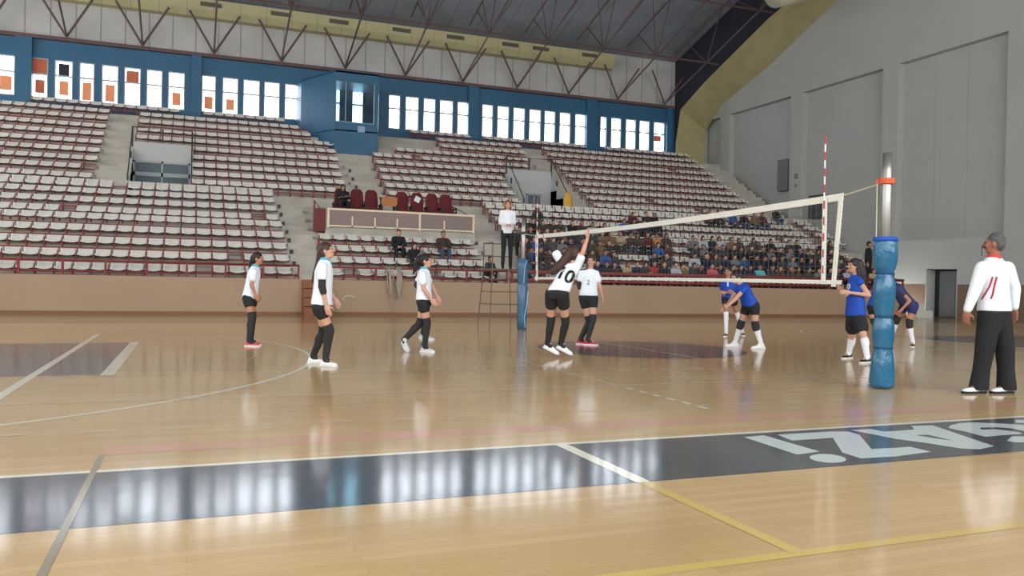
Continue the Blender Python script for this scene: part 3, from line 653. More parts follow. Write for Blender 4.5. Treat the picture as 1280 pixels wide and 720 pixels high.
for y in (NY0, NY1):
    bm = bmesh.new(); d = .06 if y == NY0 else -.06
    prism(bm, [(NX-.01, y+(.10 if d > 0 else -.1), zb(y)-.03), (NX-.01, y+(.10 if d > 0 else -.1)+d, zb(y)-.03), (NX-.01, y+d, zt(y)), (NX-.01, y, zt(y))], (.02, 0, 0)); build('side_tape', bm, M_tape, net, org=net.location)
bm = bmesh.new()
for k in range(1, 10):
    for a, c in zip(ys, ys[1:]):
        za, zc = zb(a)+(zt(a)-zb(a))*k/10, zb(c)+(zt(c)-zb(c))*k/10
        tube(bm, [(NX, a, za), (NX, c, zc)], .0022, 3, cap=False)
for k in range(95):
    y = NY0+.05+.1*k; tube(bm, [(NX, y, zb(y)), (NX, y, zt(y))], .0022, 3, cap=False)
build('mesh', bm, M_cord, net, org=net.location)
bm = bmesh.new(); tube(bm, [(NX, NY0, zt(NY0)-.03), (NX, 7.12, 2.33)], .008, 6); build('cord', bm, M_rope, net, org=net.location); bm = bmesh.new(); tube(bm, [(NX, NY1, zt(NY1)-.03), (NX, 17.88, 2.26)], .008, 6)
build('cord', bm, M_rope, net, org=net.location)
def antenna(y, lab):
    e = empty('antenna', (NX, y, 1.2), lab, 'antenna')
    bm = bmesh.new()
    for k in range(18): tube(bm, [(NX-.035, y, 1.2+.1*k), (NX-.035, y, 1.3+.1*k)], .009, 8, mi=k % 2)
    bmesh.ops.remove_doubles(bm, verts=bm.verts, dist=.0005)
    build('rod', bm, [M_white, mat('antenna_red', (176, 52, 58), .5)], e, org=e.location)
    bm = bmesh.new(); box(bm, NX-.03, NX-.012, y-.03, y+.03, 1.17, 2.25); build('side_band', bm, M_tape, e, org=e.location)
antenna(8.02, 'red and white striped antenna at the near end of the net')
antenna(17.05, 'red and white striped antenna at the far end of the net')
def lathe(b, cx, cy, prof, seg=20, wob=0.0, rnd=None):
    rings = []; rnd = rnd or random.Random(1)
    for z, r in prof:
        rings.append([b.verts.new((cx+(r*(1+wob*(rnd.random()-.5)))*math.cos(2*math.pi*k/seg), cy+(r*(1+wob*(rnd.random()-.5)))*math.sin(2*math.pi*k/seg), z)) for k in range(seg)])
    for a, c in zip(rings, rings[1:]):
        for k in range(seg): b.faces.new((a[k], a[(k+1) % seg], c[(k+1) % seg], c[k]))
    b.faces.new(rings[0][::-1]); b.faces.new(rings[-1])
M_steel = mat('galvanised_steel', (150, 146, 140), .35, metal=.8, spec=.5); M_pad = mat('blue_vinyl_pad', (22, 94, 128), .28, spec=.6, bump=1.0, nscale=7)
M_padf = mat('faded_blue_pad', (60, 98, 128), .35, spec=.5)
def post(x, y, top, collar_z, lab, near):
    e = empty('net_post', (x, y, 0), lab, 'post', None); rr = random.Random(5)
    b = bmesh.new(); lathe(b, x, y, [(0, .055), (2.0, .055), (top-.2, .054), (top-.19, .05), (top, .05)], 20); build('pole', b, M_steel, e, org=e.location, smooth=True)
    if near:
        prof = [(0.0, .12), (.03, .135), (.15, .135), (.38, .115), (.44, .10), (.46, .098), (.50, .11), (.62, .122), (.74, .115), (.80, .092), (.82, .09), (.86, .105), (1.0, .122), (1.15, .125), (1.24, .108), (1.28, .088), (1.31, .09), (1.36, .122), (1.48, .137), (1.62, .13), (1.70, .125), (1.71, .06)]
        b = bmesh.new(); lathe(b, x, y, prof, 28, .10, rr); pd = build('pad', b, M_pad, e, org=e.location, smooth=True)
        ss = pd.modifiers.new('s', 'SUBSURF'); ss.levels = ss.render_levels = 1
        for z in (.46, .81, 1.30): b = bmesh.new(); lathe(b, x, y, [(z-.012, .10), (z-.008, .104), (z+.008, .104), (z+.012, .10)], 20); build('strap', b, mat('dark_blue_strap', (16, 66, 104), .5), e, org=e.location)
        b = bmesh.new(); lathe(b, x, y, [(1.66, .131), (1.69, .133), (1.71, .128)], 24); build('pad_rim', b, mat('bright_blue_rim', (34, 82, 170), .4), e, org=e.location, smooth=True)
    else:
        b = bmesh.new(); lathe(b, x, y, [(0, .11), (.25, .115), (.6, .12), (1.0, .125), (1.05, .10), (1.1, .12), (1.5, .13), (1.66, .12), (1.68, .06)], 20, .12, rr); build('pad', b, M_padf, e, org=e.location, smooth=True)
        b = bmesh.new(); tube(b, [(x+.03, y-.13, .05), (x-.0, y-.145, .3), (x+.06, y-.14, .6), (x+.09, y-.11, .9)], .014, 6); tube(b, [(x-.03, y-.14, 1.1), (x-.02, y-.155, 1.45), (x+.03, y-.14, 1.62)], .012, 6); build('pad_highlight', b, mat('pale_blue_highlight', (140, 172, 196), .5), e, org=e.location)  # pale tubes drawn as the curved highlight streaks on the pad
    b = bmesh.new(); lathe(b, x, y, [(collar_z-.03, .06), (collar_z-.03, .082), (collar_z+.03, .088), (collar_z+.035, .06)], 18); box(b, x-.02, x+.02, y+.05, y+.14, collar_z-.02, collar_z+.03)
    build('collar', b, mat('orange_collar', (206, 92, 52), .5) if near else M_darkmetal, e, org=e.location)
    if near:
        b = bmesh.new(); tube(b, [(x-.09, y+.05, collar_z-.02), (x-.085, y+.05, 1.7)], .006, 6); build('winch_cord', b, M_rope, e, org=e.location)
post(NX, 7.08, 2.66, 2.34, 'near net post wrapped in a bulging bright blue pad, with an orange collar', True)
post(NX, 17.93, 2.62, 2.28, 'far net post with a faded blue pad', False)
# referee stand
e = empty('referee_stand', (6.95, 18.75, 0), 'dark steel referee stand beside the far net post', 'stand')
sx0, sx1, sy0, sy1, pz = 6.72, 7.42, 18.45, 19.1, 1.44
bm = bmesh.new(); box(bm, sx0, sx1, sy0, sy1, pz-.04, pz); M_standm = mat('worn_brown_steel', (104, 92, 84), .5); build('platform', bm, M_standm, e, org=e.location)
for (x, y) in ((sx0, sy0), (sx1, sy0), (sx0, sy1), (sx1, sy1)):
    bm = bmesh.new(); tube(bm, [(x+(x-7.07)*.25, y+(y-18.78)*.3, 0), (x, y, pz), (x, y, pz+.62)], .014, 6); build('leg', bm, M_standm, e, org=e.location)
bm = bmesh.new()
for z in (.62,): tube(bm, [(sx0, sy0, pz+z), (sx0, sy1, pz+z), (sx1, sy1, pz+z)], .016, 6); tube(bm, [(sx0, sy0, pz+z*.5), (sx0, sy1, pz+z*.5), (sx1, sy1, pz+z*.5)], .012, 6)
build('guard_rail', bm, M_standm, e, org=e.location)
for k in range(4): bm = bmesh.new(); z = .28+.3*k; w = .25*(1-z/pz); tube(bm, [(sx0-.09*(1-z/pz), sy0-.1*(1-z/pz), z), (sx0-.09*(1-z/pz), sy1+.1*(1-z/pz), z)], .013, 6); tube(bm, [(sx0-.09*(1-z/pz), sy0-.1*(1-z/pz), z), (sx1+.09*(1-z/pz), sy0-.1*(1-z/pz), z)], .013, 6); build('rung', bm, M_standm, e, org=e.location)

#PEOPLE
# ---------------------------------------------------------------- people
UV = Vector((RIGHT.x, RIGHT.y, 0)).normalized(); DV = Vector((FWD.x, FWD.y, 0)).normalized(); ZV = Vector((0, 0, 1))
M_skin = mat('skin_light', (196, 150, 128), .55, noise=.04, nscale=9); M_skin2 = mat('skin_tan', (170, 122, 98), .55, noise=.04, nscale=9)
M_hair = mat('dark_hair', (38, 30, 30), .5, noise=.2, nscale=30); M_hairb = mat('brown_hair', (66, 46, 40), .5, noise=.2, nscale=30)
M_ginger = mat('reddish_hair', (122, 76, 54), .5, noise=.15, nscale=30); M_greyhair = mat('grey_hair', (84, 84, 82), .7, noise=.25, nscale=30)
M_wshirt = mat('white_jersey', (226, 232, 240), .75, bump=.25, nscale=14); M_teal = mat('teal_collar', (80, 170, 186), .7)
M_black = mat('black_fabric', (38, 38, 40), .8, noise=.1, nscale=12); M_sock = mat('black_sock', (48, 48, 48), .85, noise=.08, nscale=20)
M_wsock = mat('white_sock', (224, 224, 228), .85); M_wshoe = mat('white_shoe', (228, 230, 232), .5); M_sole = mat('white_sole', (212, 212, 208), .6)
M_bjersey = mat('blue_jersey', (28, 72, 168), .65, bump=.25, nscale=14); M_navy = mat('navy_jersey', (44, 48, 84), .65, bump=.2, nscale=14)
M_eye = mat('dark_eye', (32, 24, 22), .3); M_lip = mat('lip', (150, 84, 80), .5)
M_pants = mat('black_trousers', (34, 34, 37), .8, bump=.5, nscale=5); M_jacket = mat('white_jacket', (224, 230, 236), .7, bump=.4, nscale=7)

def lerp(a, b, t): return a + (b-a)*t
def head_prims(bm, H, f, s, u, k):
    ell(bm, H-f*.008*k, s*.074*k, f*.094*k, u*.105*k)
    ell(bm, H+f*.026*k-u*.062*k, s*.054*k, f*.062*k, u*.058*k)
    ell(bm, H+f*.050*k-u*.095*k, s*.026*k, f*.030*k, u*.022*k, 10, 6)
    capsule(bm, H+f*.086*k+u*.012*k, H+f*.108*k-u*.028*k, .009*k, .0145*k, 8)
    ell(bm, H+f*.080*k-u*.056*k, s*.026*k, f*.016*k, u*.010*k, 10, 6)
    capsule(bm, H+f*.078*k+u*.028*k-s*.035*k, H+f*.078*k+u*.028*k+s*.035*k, .012*k, .012*k, 8)
    for g in (-1, 1):
        ell(bm, H+s*g*.077*k-f*.006*k-u*.014*k, s*.012*k, f*.021*k, u*.033*k, 10, 6)
        ell(bm, H+s*g*.036*k+f*.062*k-u*.030*k, s*.028*k, f*.024*k, u*.026*k, 10, 6)
def hand(bm, w, d, across, n, k=1.0, curl=.5, thumb=1):
    """palm, four unequal fingers with two bends and a thumb; n = palm side"""
    d, n = d.normalized(), n.normalized(); across = (across - across.dot(d)*d).normalized(); n = d.cross(across).normalized()*(1 if d.cross(across).dot(n) > 0 else -1)
    ell(bm, w+d*.046*k, across*.040*k, n*.017*k, d*.052*k, 12, 8)
    for i, (L, o) in enumerate(((.070, .030), (.080, .010), (.074, -.010), (.056, -.029))):
        b = w+d*(.082-.004*abs(i-1))*k+across*o*thumb*k; a1 = curl*.5; a2 = curl*1.25
        d1 = d*math.cos(a1)+n*math.sin(a1)+across*o*thumb*1.4; m1 = b+d1*L*.5*k
        d2 = d*math.cos(a2)+n*math.sin(a2)+across*o*thumb*1.0; m2 = m1+d2*L*.5*k
        capsule(bm, b-d*.015*k, m1, .0095*k, .009*k, 8); capsule(bm, m1, m2, .009*k, .0075*k, 8)
    b = w+d*.028*k+across*.030*thumb*k; m1 = b+(across*thumb*.75+d*.6+n*.35).normalized()*.036*k; m2 = m1+(d*.9+n*.4+across*thumb*.2).normalized()*.030*k
    capsule(bm, b, m1, .012*k, .0105*k, 8); capsule(bm, m1, m2, .0105*k, .0085*k, 8)
def hair_prims(bm, H, f, s, u, k, style):
    if style == 'short':
        ell(bm, H-f*.020*k+u*.030*k, s*.080*k, f*.090*k, u*.090*k); ell(bm, H-f*.045*k-u*.015*k, s*.074*k, f*.058*k, u*.075*k)
    else:
        ell(bm, H-f*.018*k+u*.022*k, s*.083*k, f*.098*k, u*.100*k); ell(bm, H-f*.045*k-u*.025*k, s*.078*k, f*.062*k, u*.085*k)
        if style in ('long', 'loose'):
            for g in (-1, 1): capsule(bm, H+s*g*.072*k-f*.018*k+u*.02*k, H+s*g*.085*k-f*.03*k-u*.17*k, .030*k, .022*k)
            ell(bm, H-f*.055*k-u*.13*k, s*.092*k, f*.042*k, u*.13*k)
def torso(bm, P, N, s0, s1, k, secs):
    up = (N-P)
    L = []
    for t, rx, ry in secs:
        s = lerp(s0, s1, min(1, max(0, t))).normalized(); y = up.normalized().cross(s).normalized()
        L.append((P+up*t, s*rx*k, y*ry*k))
    loft(bm, L, 20)
def part(nm, me, m, root, org): 
    shift(me, org); me.materials.clear(); me.materials.append(m); o = bpy.data.objects.new(nm, me); COL.objects.link(o); o.parent = root; return o
VB = .0085
_shoe = {}
def shoe_meshes(k):
    key = round(k, 2)
    if key not in _shoe:
        b = bmesh.new()
        ell(b, (-.02, 0, .035), (.055, 0, 0), (0, .038, 0), (0, 0, .05)); ell(b, (.06, 0, .03), (.09, 0, 0), (0, .042, 0), (0, 0, .040)); ell(b, (.135, 0, .024), (.062, 0, 0), (0, .045, 0), (0, 0, .030))
        capsule(b, (-.01, 0, .04), (-.012, 0, .085), .040, .038); capsule(b, (.02, 0, .06), (.09, 0, .04), .030, .028)
        up = remesh(b, .008, 4)
        for v in up.vertices: v.co.z = max(v.co.z, .012)
        b = bmesh.new()
        pts = [(-.078, .018), (-.07, .034), (0, .040), (.06, .042), (.13, .050), (.175, .042), (.20, .018)]
        out = [(x, y) for x, y in pts] + [(x, -y) for x, y in pts[::-1]]
        prism(b, [(x, y, 0) for x, y in out], (0, 0, .024)); so = bpy.data.meshes.new('sole'); b.to_mesh(so); b.free()
        _shoe[key] = (up, so)
    return _shoe[key]
def shoe(root, org, A, T, k, m, msole, label=None):
    x = (T-A); x = x.normalized(); y = ZV.cross(x).normalized(); z = x.cross(y)
    mt = Matrix((x*k, y*k, z*k)).transposed().to_4x4(); mt.translation = A
    up, so = shoe_meshes(1)
    up = up.copy(); up.transform(mt); o = part('shoe', up, m, root, org)
    so = so.copy(); so.transform(mt); p = part('sole', so, msole, o, org)
    return o

def player(label, sp):
    k = sp.get('k', 1.0); fu, fd = sp['face']; q = math.hypot(fu, fd); fu /= q; fd /= q
    f = UV*fu+DV*fd; s = UV*fd-DV*fu            # s = the person's right
    rd = -fu
    base = ground(*sp['base']); d0 = (base-CAM).dot(FWD)
    def J(p, dv=0.0):
        if len(p) > 2: dv = p[2]
        return CAM + px_dir(p[0], p[1])/F_PX*(d0+dv)
    def side(p, g, w): return J(p, g*w*rd*k)     # g=+1 right, -1 left
    org = Vector((base.x, base.y, 0.0))
    root = empty('person', org, label, 'person')
    P, N = J(sp['pelvis']), J(sp['neck']); H = J(sp['head'])
    hf = sp.get('look', sp['face']); q = math.hypot(*hf[:2]); lk = (UV*hf[0]+DV*hf[1])/q + ZV*(hf[2] if len(hf) > 2 else 0); lk.normalize()
    hs = lk.cross(ZV).normalized(); hu = hs.cross(lk).normalized()
    SH = {g: side(sp['sh'][i], g, .155) for i, g in enumerate((1, -1))}
    EL = {g: side(sp['el'][i], g, sp.get('elw', .19)) for i, g in enumerate((1, -1))}
    WR = {g: side(sp['wr'][i], g, sp.get('wrw', .18)) for i, g in enumerate((1, -1))}
    HP = {g: P + s*g*.085*k - (N-P).normalized()*.02 for g in (1, -1)}
    AN, TO, KN, LIFT = {}, {}, {}, {}
    for i, g in enumerate((1, -1)):
        a = sp['foot'][i]; lift = a[4] if len(a) > 4 else 0.0; tz = a[5] if len(a) > 5 else 0.0
        A = ground(a[0], a[1]); T = ground(a[2], a[3])
        dr = (T-A); dr.z = 0; dr.normalize(); dn = sp.get('toedir')
        if dn: dr = (UV*dn[0]+DV*dn[1]).normalized()
        AN[g] = A + ZV*(lift+tz); TO[g] = A + dr*.2*math.cos(math.asin(min(.9, lift/.2))) + ZV*tz
    for i, g in enumerate((1, -1)):
        x, y = sp['kn'][i][:2]; dd = ((AN[g]-CAM).dot(FWD)+(HP[g]-CAM).dot(FWD))/2 - d0 + (sp['kn'][i][2] if len(sp['kn'][i]) > 2 else 0)
        KN[g] = J((x, y), dd)
    AK = {g: AN[g]+(TO[g]-AN[g]).cross(s).cross(TO[g]-AN[g]).normalized()*0+ZV*.085*k for g in (1, -1)}
    # --- body: one continuous skin surface
    bm = bmesh.new()
    head_prims(bm, H, lk, hs, hu, .95*k)
    capsule(bm, N-(N-P).normalized()*.03, H-hu*.06*k-lk*.01, .050*k, .046*k)
    s0 = s; s1 = (SH[1]-SH[-1]).normalized()
    torso(bm, P, N, s0, s1, k, [(-.2, .08, .06), (-.08, .14, .10), (.05, .150, .105), (.3, .125, .09), (.5, .118, .085), (.75, .140, .095), (.92, .120, .075), (1.0, .06, .05)])
    for g in (1, -1):
        capsule(bm, N-(N-P).normalized()*.05*k, SH[g], .055*k, .048*k); capsule(bm, SH[g], EL[g], .045*k, .036*k); capsule(bm, EL[g], WR[g], .036*k, .024*k)
        ell(bm, lerp(EL[g], WR[g], .25), *[v*r for v, r in zip(frame_of(WR[g]-EL[g]), (.037*k, .037*k, .07*k))], 10, 7)
        hd = sp.get('hand', {}).get(g, None)
        d = (UV*hd[0]+DV*hd[1]+ZV*hd[2]) if hd else (WR[g]-EL[g])
        pn = (-s*g) if not hd or len(hd) < 6 else (UV*hd[3]+DV*hd[4]+ZV*hd[5])
        if abs(d.normalized().dot(pn.normalized())) > .9: pn = f
        hand(bm, WR[g], d, d.cross(pn), pn, k*1.05, sp.get('curl', .55), 1)
        capsule(bm, HP[g], KN[g], .086*k, .056*k); capsule(bm, KN[g], AK[g], .054*k, .034*k)
        dn = (KN[g]-AK[g]).normalized(); back = -(f-f.dot(dn)*dn).normalized()
        ell(bm, lerp(KN[g], AK[g], .28)+back*.014*k, *[v*r for v, r in zip(frame_of(dn), (.048*k, .048*k, .11*k))], 12, 8)
        capsule(bm, AK[g], lerp(AN[g], TO[g], .7)+ZV*.03, .034*k, .022*k)
    body = part('body', remesh(bm, VB, 3), sp.get('skin', M_skin), root, org)
    # --- eyes, mouth
    for g in (-1, 1):
        b = bmesh.new(); ell(b, H+hs*g*.032*k+lk*.0815*k+hu*.004*k, hs*.013*k, lk*.007*k, hu*.0065*k, 10, 6); build('eye', b, M_eye, root, True, org)
    b = bmesh.new(); ell(b, H+lk*.0885*k-hu*.052*k, hs*.021*k, lk*.006*k, hu*.006*k, 10, 6); build('mouth', b, M_lip, root, True, org)
    # --- hair
    b = bmesh.new(); hair_prims(b, H, lk, hs, hu, .98*k, sp.get('hair', 'tied'))
    if 'pony' in sp:
        pts = [J(p) for p in sp['pony']]; rr = sp.get('ponyr', [.03]*len(pts))
        for a, c, r0, r1 in zip(pts, pts[1:], rr, rr[1:]): capsule(b, a, c, r0, r1)
    part('hair', remesh(b, .010, 2), sp.get('haircol', M_hair), root, org)
    # --- shirt
    sh = sp['shirt']; b = bmesh.new(); hem = sp.get('hem', -.02); lo = sp.get('loose', 1.0)
    torso(b, P, N, s0, s1, k, [(hem, .172*lo, .128*lo), (hem+.03, .175*lo, .130*lo), (.3, .152*lo, .118*lo), (.5, .146*lo, .115*lo), (.75, .160*lo, .115*lo), (.92, .145, .092), (1.0, .085, .072), (1.03, .072, .066)])
    for g in (1, -1):
        capsule(b, N-(N-P).normalized()*.06*k, SH[g], .068*k, .064*k)
        sl = sp.get('sleeve', .5)
        if sl > 1:
            capsule(b, SH[g], EL[g], .064*k*lo, .054*k*lo); capsule(b, EL[g], lerp(EL[g], WR[g], min(sl-1, .93)), .054*k*lo, .038*k*lo)
        elif sl > 0: capsule(b, SH[g], lerp(SH[g], EL[g], sl), .062*k, .066*k)
    so = part('shirt', remesh(b, VB, 4), sh, root, org)
    if sp.get('collar'):
        b = bmesh.new(); up = (N-P).normalized(); y = up.cross(s1).normalized(); C0 = P+(N-P)*1.0
        rings = [(C0-up*.02, s1*.092*k, y*.080*k), (C0+up*.03, s1*.066*k, y*.062*k), (C0+up*.045, s1*.060*k, y*.056*k)]
        loft(b, rings, 20); part('collar', remesh(b, .008, 2), sp['collar'], root, org)
    # --- shorts or trousers
    b = bmesh.new(); tl = sp.get('shortlen', .32)
    torso(b, P, N, s0, s1, k, [(-.27, .085, .085), (-.18, .13, .105), (-.08, .160, .122), (.0, .168, .124), (.12, .150, .112)])
    if sp.get('trousers'):
        for g in (1, -1): capsule(b, HP[g], KN[g], .118*k, .096*k, 14); capsule(b, KN[g], lerp(KN[g], AK[g], .72), .094*k, .080*k, 14); loft(b, [(lerp(KN[g], AK[g], .6), s*.082*k, f*.085*k), (AK[g]-ZV*.045, s*.086*k, f*.098*k), (AK[g]-ZV*.05, s*.080*k, f*.09*k)], 16)
        capsule(b, P, P+(HP[1]-P)*.5+(HP[-1]-P)*.5-ZV*.12, .13*k, .11*k)
        part('trousers', remesh(b, VB, 4), sp['trousers'], root, org)
    else:
        for g in (1, -1): capsule(b, HP[g], lerp(HP[g], KN[g], tl), .100*k, sp.get('shortr', .090)*k, 14)
        part('shorts', remesh(b, VB, 3), sp.get('shorts', M_black), root, org)
    # --- legs: socks, knee pads
    for g in (1, -1):
        if sp.get('socks'):
            c, up_ = sp['socks']; b = bmesh.new(); dn = (KN[g]-AK[g]).normalized(); back = -(f-f.dot(dn)*dn).normalized()
            if up_ > 0: capsule(b, lerp(KN[g], HP[g], up_), KN[g], .068*k, .064*k); capsule(b, KN[g], AK[g], .063*k, .044*k)
            else: capsule(b, lerp(KN[g], AK[g], -up_), AK[g], .055*k, .042*k)
            ell(b, lerp(KN[g], AK[g], .30)+back*.014*k, *[v*r for v, r in zip(frame_of(dn), (.056*k, .056*k, .12*k))], 12, 8)
            capsule(b, AK[g], lerp(AN[g], TO[g], .42)+ZV*.040, .044*k, .033)
            part('sock', remesh(b, .0095, 2), c, root, org)
        if sp.get('kneepad'):
            b = bmesh.new(); capsule(b, lerp(KN[g], HP[g], .12), lerp(KN[g], AK[g], .16), .074*k, .070*k); part('knee_pad', remesh(b, .01, 2), sp['kneepad'], root, org)
        if g in sp.get('elbowpad', ()):
            b = bmesh.new(); capsule(b, lerp(EL[g], SH[g], .38), EL[g], .050*k, .050*k); capsule(b, EL[g], lerp(EL[g], WR[g], .32), .050*k, .044*k); part('elbow_pad', remesh(b, .009, 2), M_sock, root, org)
        lift = (AN[g]-TO[g])
        shoe(root, org, AN[g]+(AN[g]-TO[g]).normalized()*.0, TO[g], k, sp['shoe'], sp.get('sole', M_sole))
    root['_x'] = 0; del root['_x']
    return dict(root=root, org=org, P=P, N=N, f=f, s=s, s1=s1, k=k, shirt=so)
def number(D, txt, size, front, t, col, off=.0, lat=.0, nm='number'):
    """printed number laid on the shirt"""
    cu = bpy.data.curves.new('t', 'FONT'); cu.body = txt; cu.size = size; cu.align_x = 'CENTER'; cu.align_y = 'CENTER'; cu.extrude = .002; cu.offset = off
    o = bpy.data.objects.new('t', cu); COL.objects.link(o); dg = bpy.context.evaluated_depsgraph_get(); dg.update()
    me = bpy.data.meshes.new_from_object(o.evaluated_get(dg), depsgraph=dg); bpy.data.objects.remove(o)
    up = (D['N']-D['P']).normalized(); sx = D['s1']*(1 if not front else -1); sx = (sx-sx.dot(up)*up).normalized(); n = sx.cross(up)
    b = bmesh.new(); b.from_mesh(me); bmesh.ops.triangulate(b, faces=b.faces); bmesh.ops.subdivide_edges(b, edges=b.edges, cuts=2); b.to_mesh(me); b.free()
    mt = Matrix((sx, up, n)).transposed().to_4x4(); mt.translation = D['P']+(D['N']-D['P'])*t+n*.25+sx*lat; me.transform(mt)
    sh = D['shirt'].data; from mathutils.bvhtree import BVHTree
    bv = BVHTree.FromPolygons([v.co+D['org'] for v in sh.vertices], [p.vertices[:] for p in sh.polygons])
    for v in me.vertices:
        h = bv.ray_cast(v.co, -n)
        if h[0]: v.co = h[0]+n*.006
    part(nm, me, col, D['root'], D['org'])

WT = dict(shirt=M_wshirt, socks=(M_sock, .22), shoe=M_wshoe, sleeve=.5)
def W_(**a): d = dict(WT); d.update(a); return d
BT = dict(shirt=M_bjersey, socks=(M_wsock, -.22), kneepad=M_sock, shoe=M_black, sleeve=.12)
def B_(**a): d = dict(BT); d.update(a); return d
# sh/el/wr/kn/foot lists are (person's right, person's left); foot = (ankle x, sole y, toe x, toe y, heel lift, height above floor)
player('girl in white jersey and pinkish red shoes, leftmost of all the players', W_(k=.93, base=(314, 432), face=(1, -.05), head=(322.5, 323), neck=(319, 334), pelvis=(312.5, 371),
    sh=[(317, 340), (319, 340)], el=[(314.5, 356), (318, 356)], wr=[(319, 367), (322, 367)], kn=[(314.5, 397), (316, 396)], foot=[(311, 433, 325, 433.5), (313.5, 431.5, 327, 432)],
    hair='tied', pony=[(317, 321), (314, 329), (312, 337)], ponyr=[.05, .04, .02], collar=M_teal, shoe=mat('pinkish_red_shoe', (206, 76, 84), .5), skin=M_skin2, hem=-.04))
player('girl in white jersey, black elbow pad and very long dark ponytail, standing in profile', W_(k=.97, base=(400, 458), face=(1, -.05), look=(1, -.1, .18), head=(408.5, 313), neck=(406, 326), pelvis=(402, 381),
    sh=[(403, 334), (407, 334)], el=[(402.5, 358), (409, 358)], wr=[(408, 381), (418, 373)], kn=[(412, 413), (404, 414)], foot=[(406.5, 457.5, 424, 459), (391, 453.5, 407, 454.5)],
    hair='tied', pony=[(401, 314), (398, 327), (393.5, 341), (391, 352)], ponyr=[.05, .036, .028, .02], collar=M_teal, elbowpad=(1,), haircol=M_hairb, hem=.0, loose=1.04))
player('girl in white jersey stepping forward in front of the hanging rope, grey shoes', W_(k=.98, base=(533, 440), face=(1, -.08), look=(1, -.15, .05), head=(532.5, 326), neck=(530, 337), pelvis=(530, 376),
    sh=[(528, 343), (531, 343)], el=[(529.5, 361), (540, 358)], wr=[(539, 374), (546, 370)], kn=[(534, 404), (524.5, 405)], foot=[(530.5, 440, 544, 441), (505, 439, 513, 441, .10)],
    hair='tied', pony=[(525, 324), (521, 328), (519, 338)], ponyr=[.06, .05, .03], collar=M_teal, shoe=mat('pale_grey_shoe', (196, 204, 208), .5), hem=.03, elbowpad=()))
player('girl in white jersey mostly hidden behind the player stepping forward', W_(k=.97, base=(536, 424), face=(1, -.05), head=(529.5, 331), neck=(528, 340), pelvis=(531, 374),
    sh=[(526, 345), (528, 345)], el=[(520, 356), (526, 357)], wr=[(527, 366), (533, 366)], kn=[(533.5, 396), (532, 396)], foot=[(531, 424.5, 543, 425), (528, 422.5, 540, 423)],
    hair='tied', elbowpad=(1,), shoe=mat('blue_grey_shoe', (170, 186, 198), .5)))
D = player('girl in white jersey number 10 seen from behind, jumping with arms up', W_(k=1.0, base=(694, 450), face=(.45, .9), look=(.8, .5), head=(720, 317), neck=(715, 331), pelvis=(697, 366),
    sh=[(722.5, 331, -.02), (704, 331, .02)], el=[(729, 314), (687, 304)], wr=[(734, 299), (681, 300, .25)], hand={1: (.2, .3, 1), -1: (-.2, .9, .5)}, kn=[(707, 403), (688.5, 403)],
    foot=[(700.5, 446.5, 712, 449, .075, .035), (684, 446, 693, 449, .075, .035)], toedir=(.85, -.35), hair='tied', haircol=M_hairb, pony=[(713, 314), (707, 324), (698, 335), (691, 340)], ponyr=[.07, .075, .08, .05], elbowpad=(-1,), shortlen=.36, shortr=.095, hem=.03, curl=.2))
number(D, '10', .26, False, .60, M_sock, off=.007)
D = player('girl in white jersey number 2 and red shoes facing the viewer beside number 10', W_(k=1.0, base=(735, 431), face=(-.25, -1), look=(-.35, -1), head=(739, 326), neck=(738, 337.5), pelvis=(735.5, 371),
    sh=[(727, 342), (745, 342)], el=[(724, 356), (750, 358)], wr=[(726, 368), (753, 370)], kn=[(736.5, 402), (741, 400)], foot=[(725, 430.5, 735, 431.5), (734, 431.5, 744, 433)], toedir=(1, -.2),
    hair='tied', haircol=M_hairb, pony=[(729, 322), (727, 331)], ponyr=[.05, .03], elbowpad=(1,), shoe=mat('red_shoe', (186, 44, 60), .5), hem=.04, skin=M_skin))
number(D, '2', .12, True, .52, mat('grey_print', (90, 96, 110), .6))
D = player('blue team girl standing upright with folded arms behind the crouching blue player', B_(k=.98, base=(913, 420), face=(-.55, -.8), look=(-.6, -.8), head=(910, 340), neck=(910, 350), pelvis=(911.5, 372),
    sh=[(903.5, 355), (917, 355)], el=[(902, 366), (917, 367)], wr=[(910, 365, -.2), (908, 366, -.2)], kn=[(907.5, 389), (920.5, 389)], foot=[(907.5, 420.5, 904, 421.5), (928, 419.5, 933, 422)],
    hair='short', haircol=M_hair, kneepad=None, skin=M_skin2, sleeve=.45, hem=.0, socks=(M_wsock, -.05)))
number(D, 'l', .12, True, .75, M_wsock, off=.01, lat=.04, nm='white_mark')
D = player('blue team girl crouching forward with hands joined, black knee pads and white shoes', B_(k=1.0, base=(934, 435), face=(-.85, -.5), look=(-.8, -.5, -.1), head=(920, 347), neck=(926.5, 355), pelvis=(938, 381),
    sh=[(923, 361), (931, 361, -.12)], el=[(915, 373), (919, 374, -.16)], wr=[(907.5, 383, -.2), (909, 383, -.24)], kn=[(926, 405), (944, 407)], foot=[(919, 433.5, 906, 435), (951.5, 436, 957, 437.5)], toedir=(-.9, -.2),
    hair='tied', pony=[(925, 344), (929, 350)], ponyr=[.05, .03], shoe=M_wshoe, hem=.02, sleeve=.2))
number(D, '11', .10, True, .35, M_wsock, off=.004, lat=-.08, nm='white_mark')
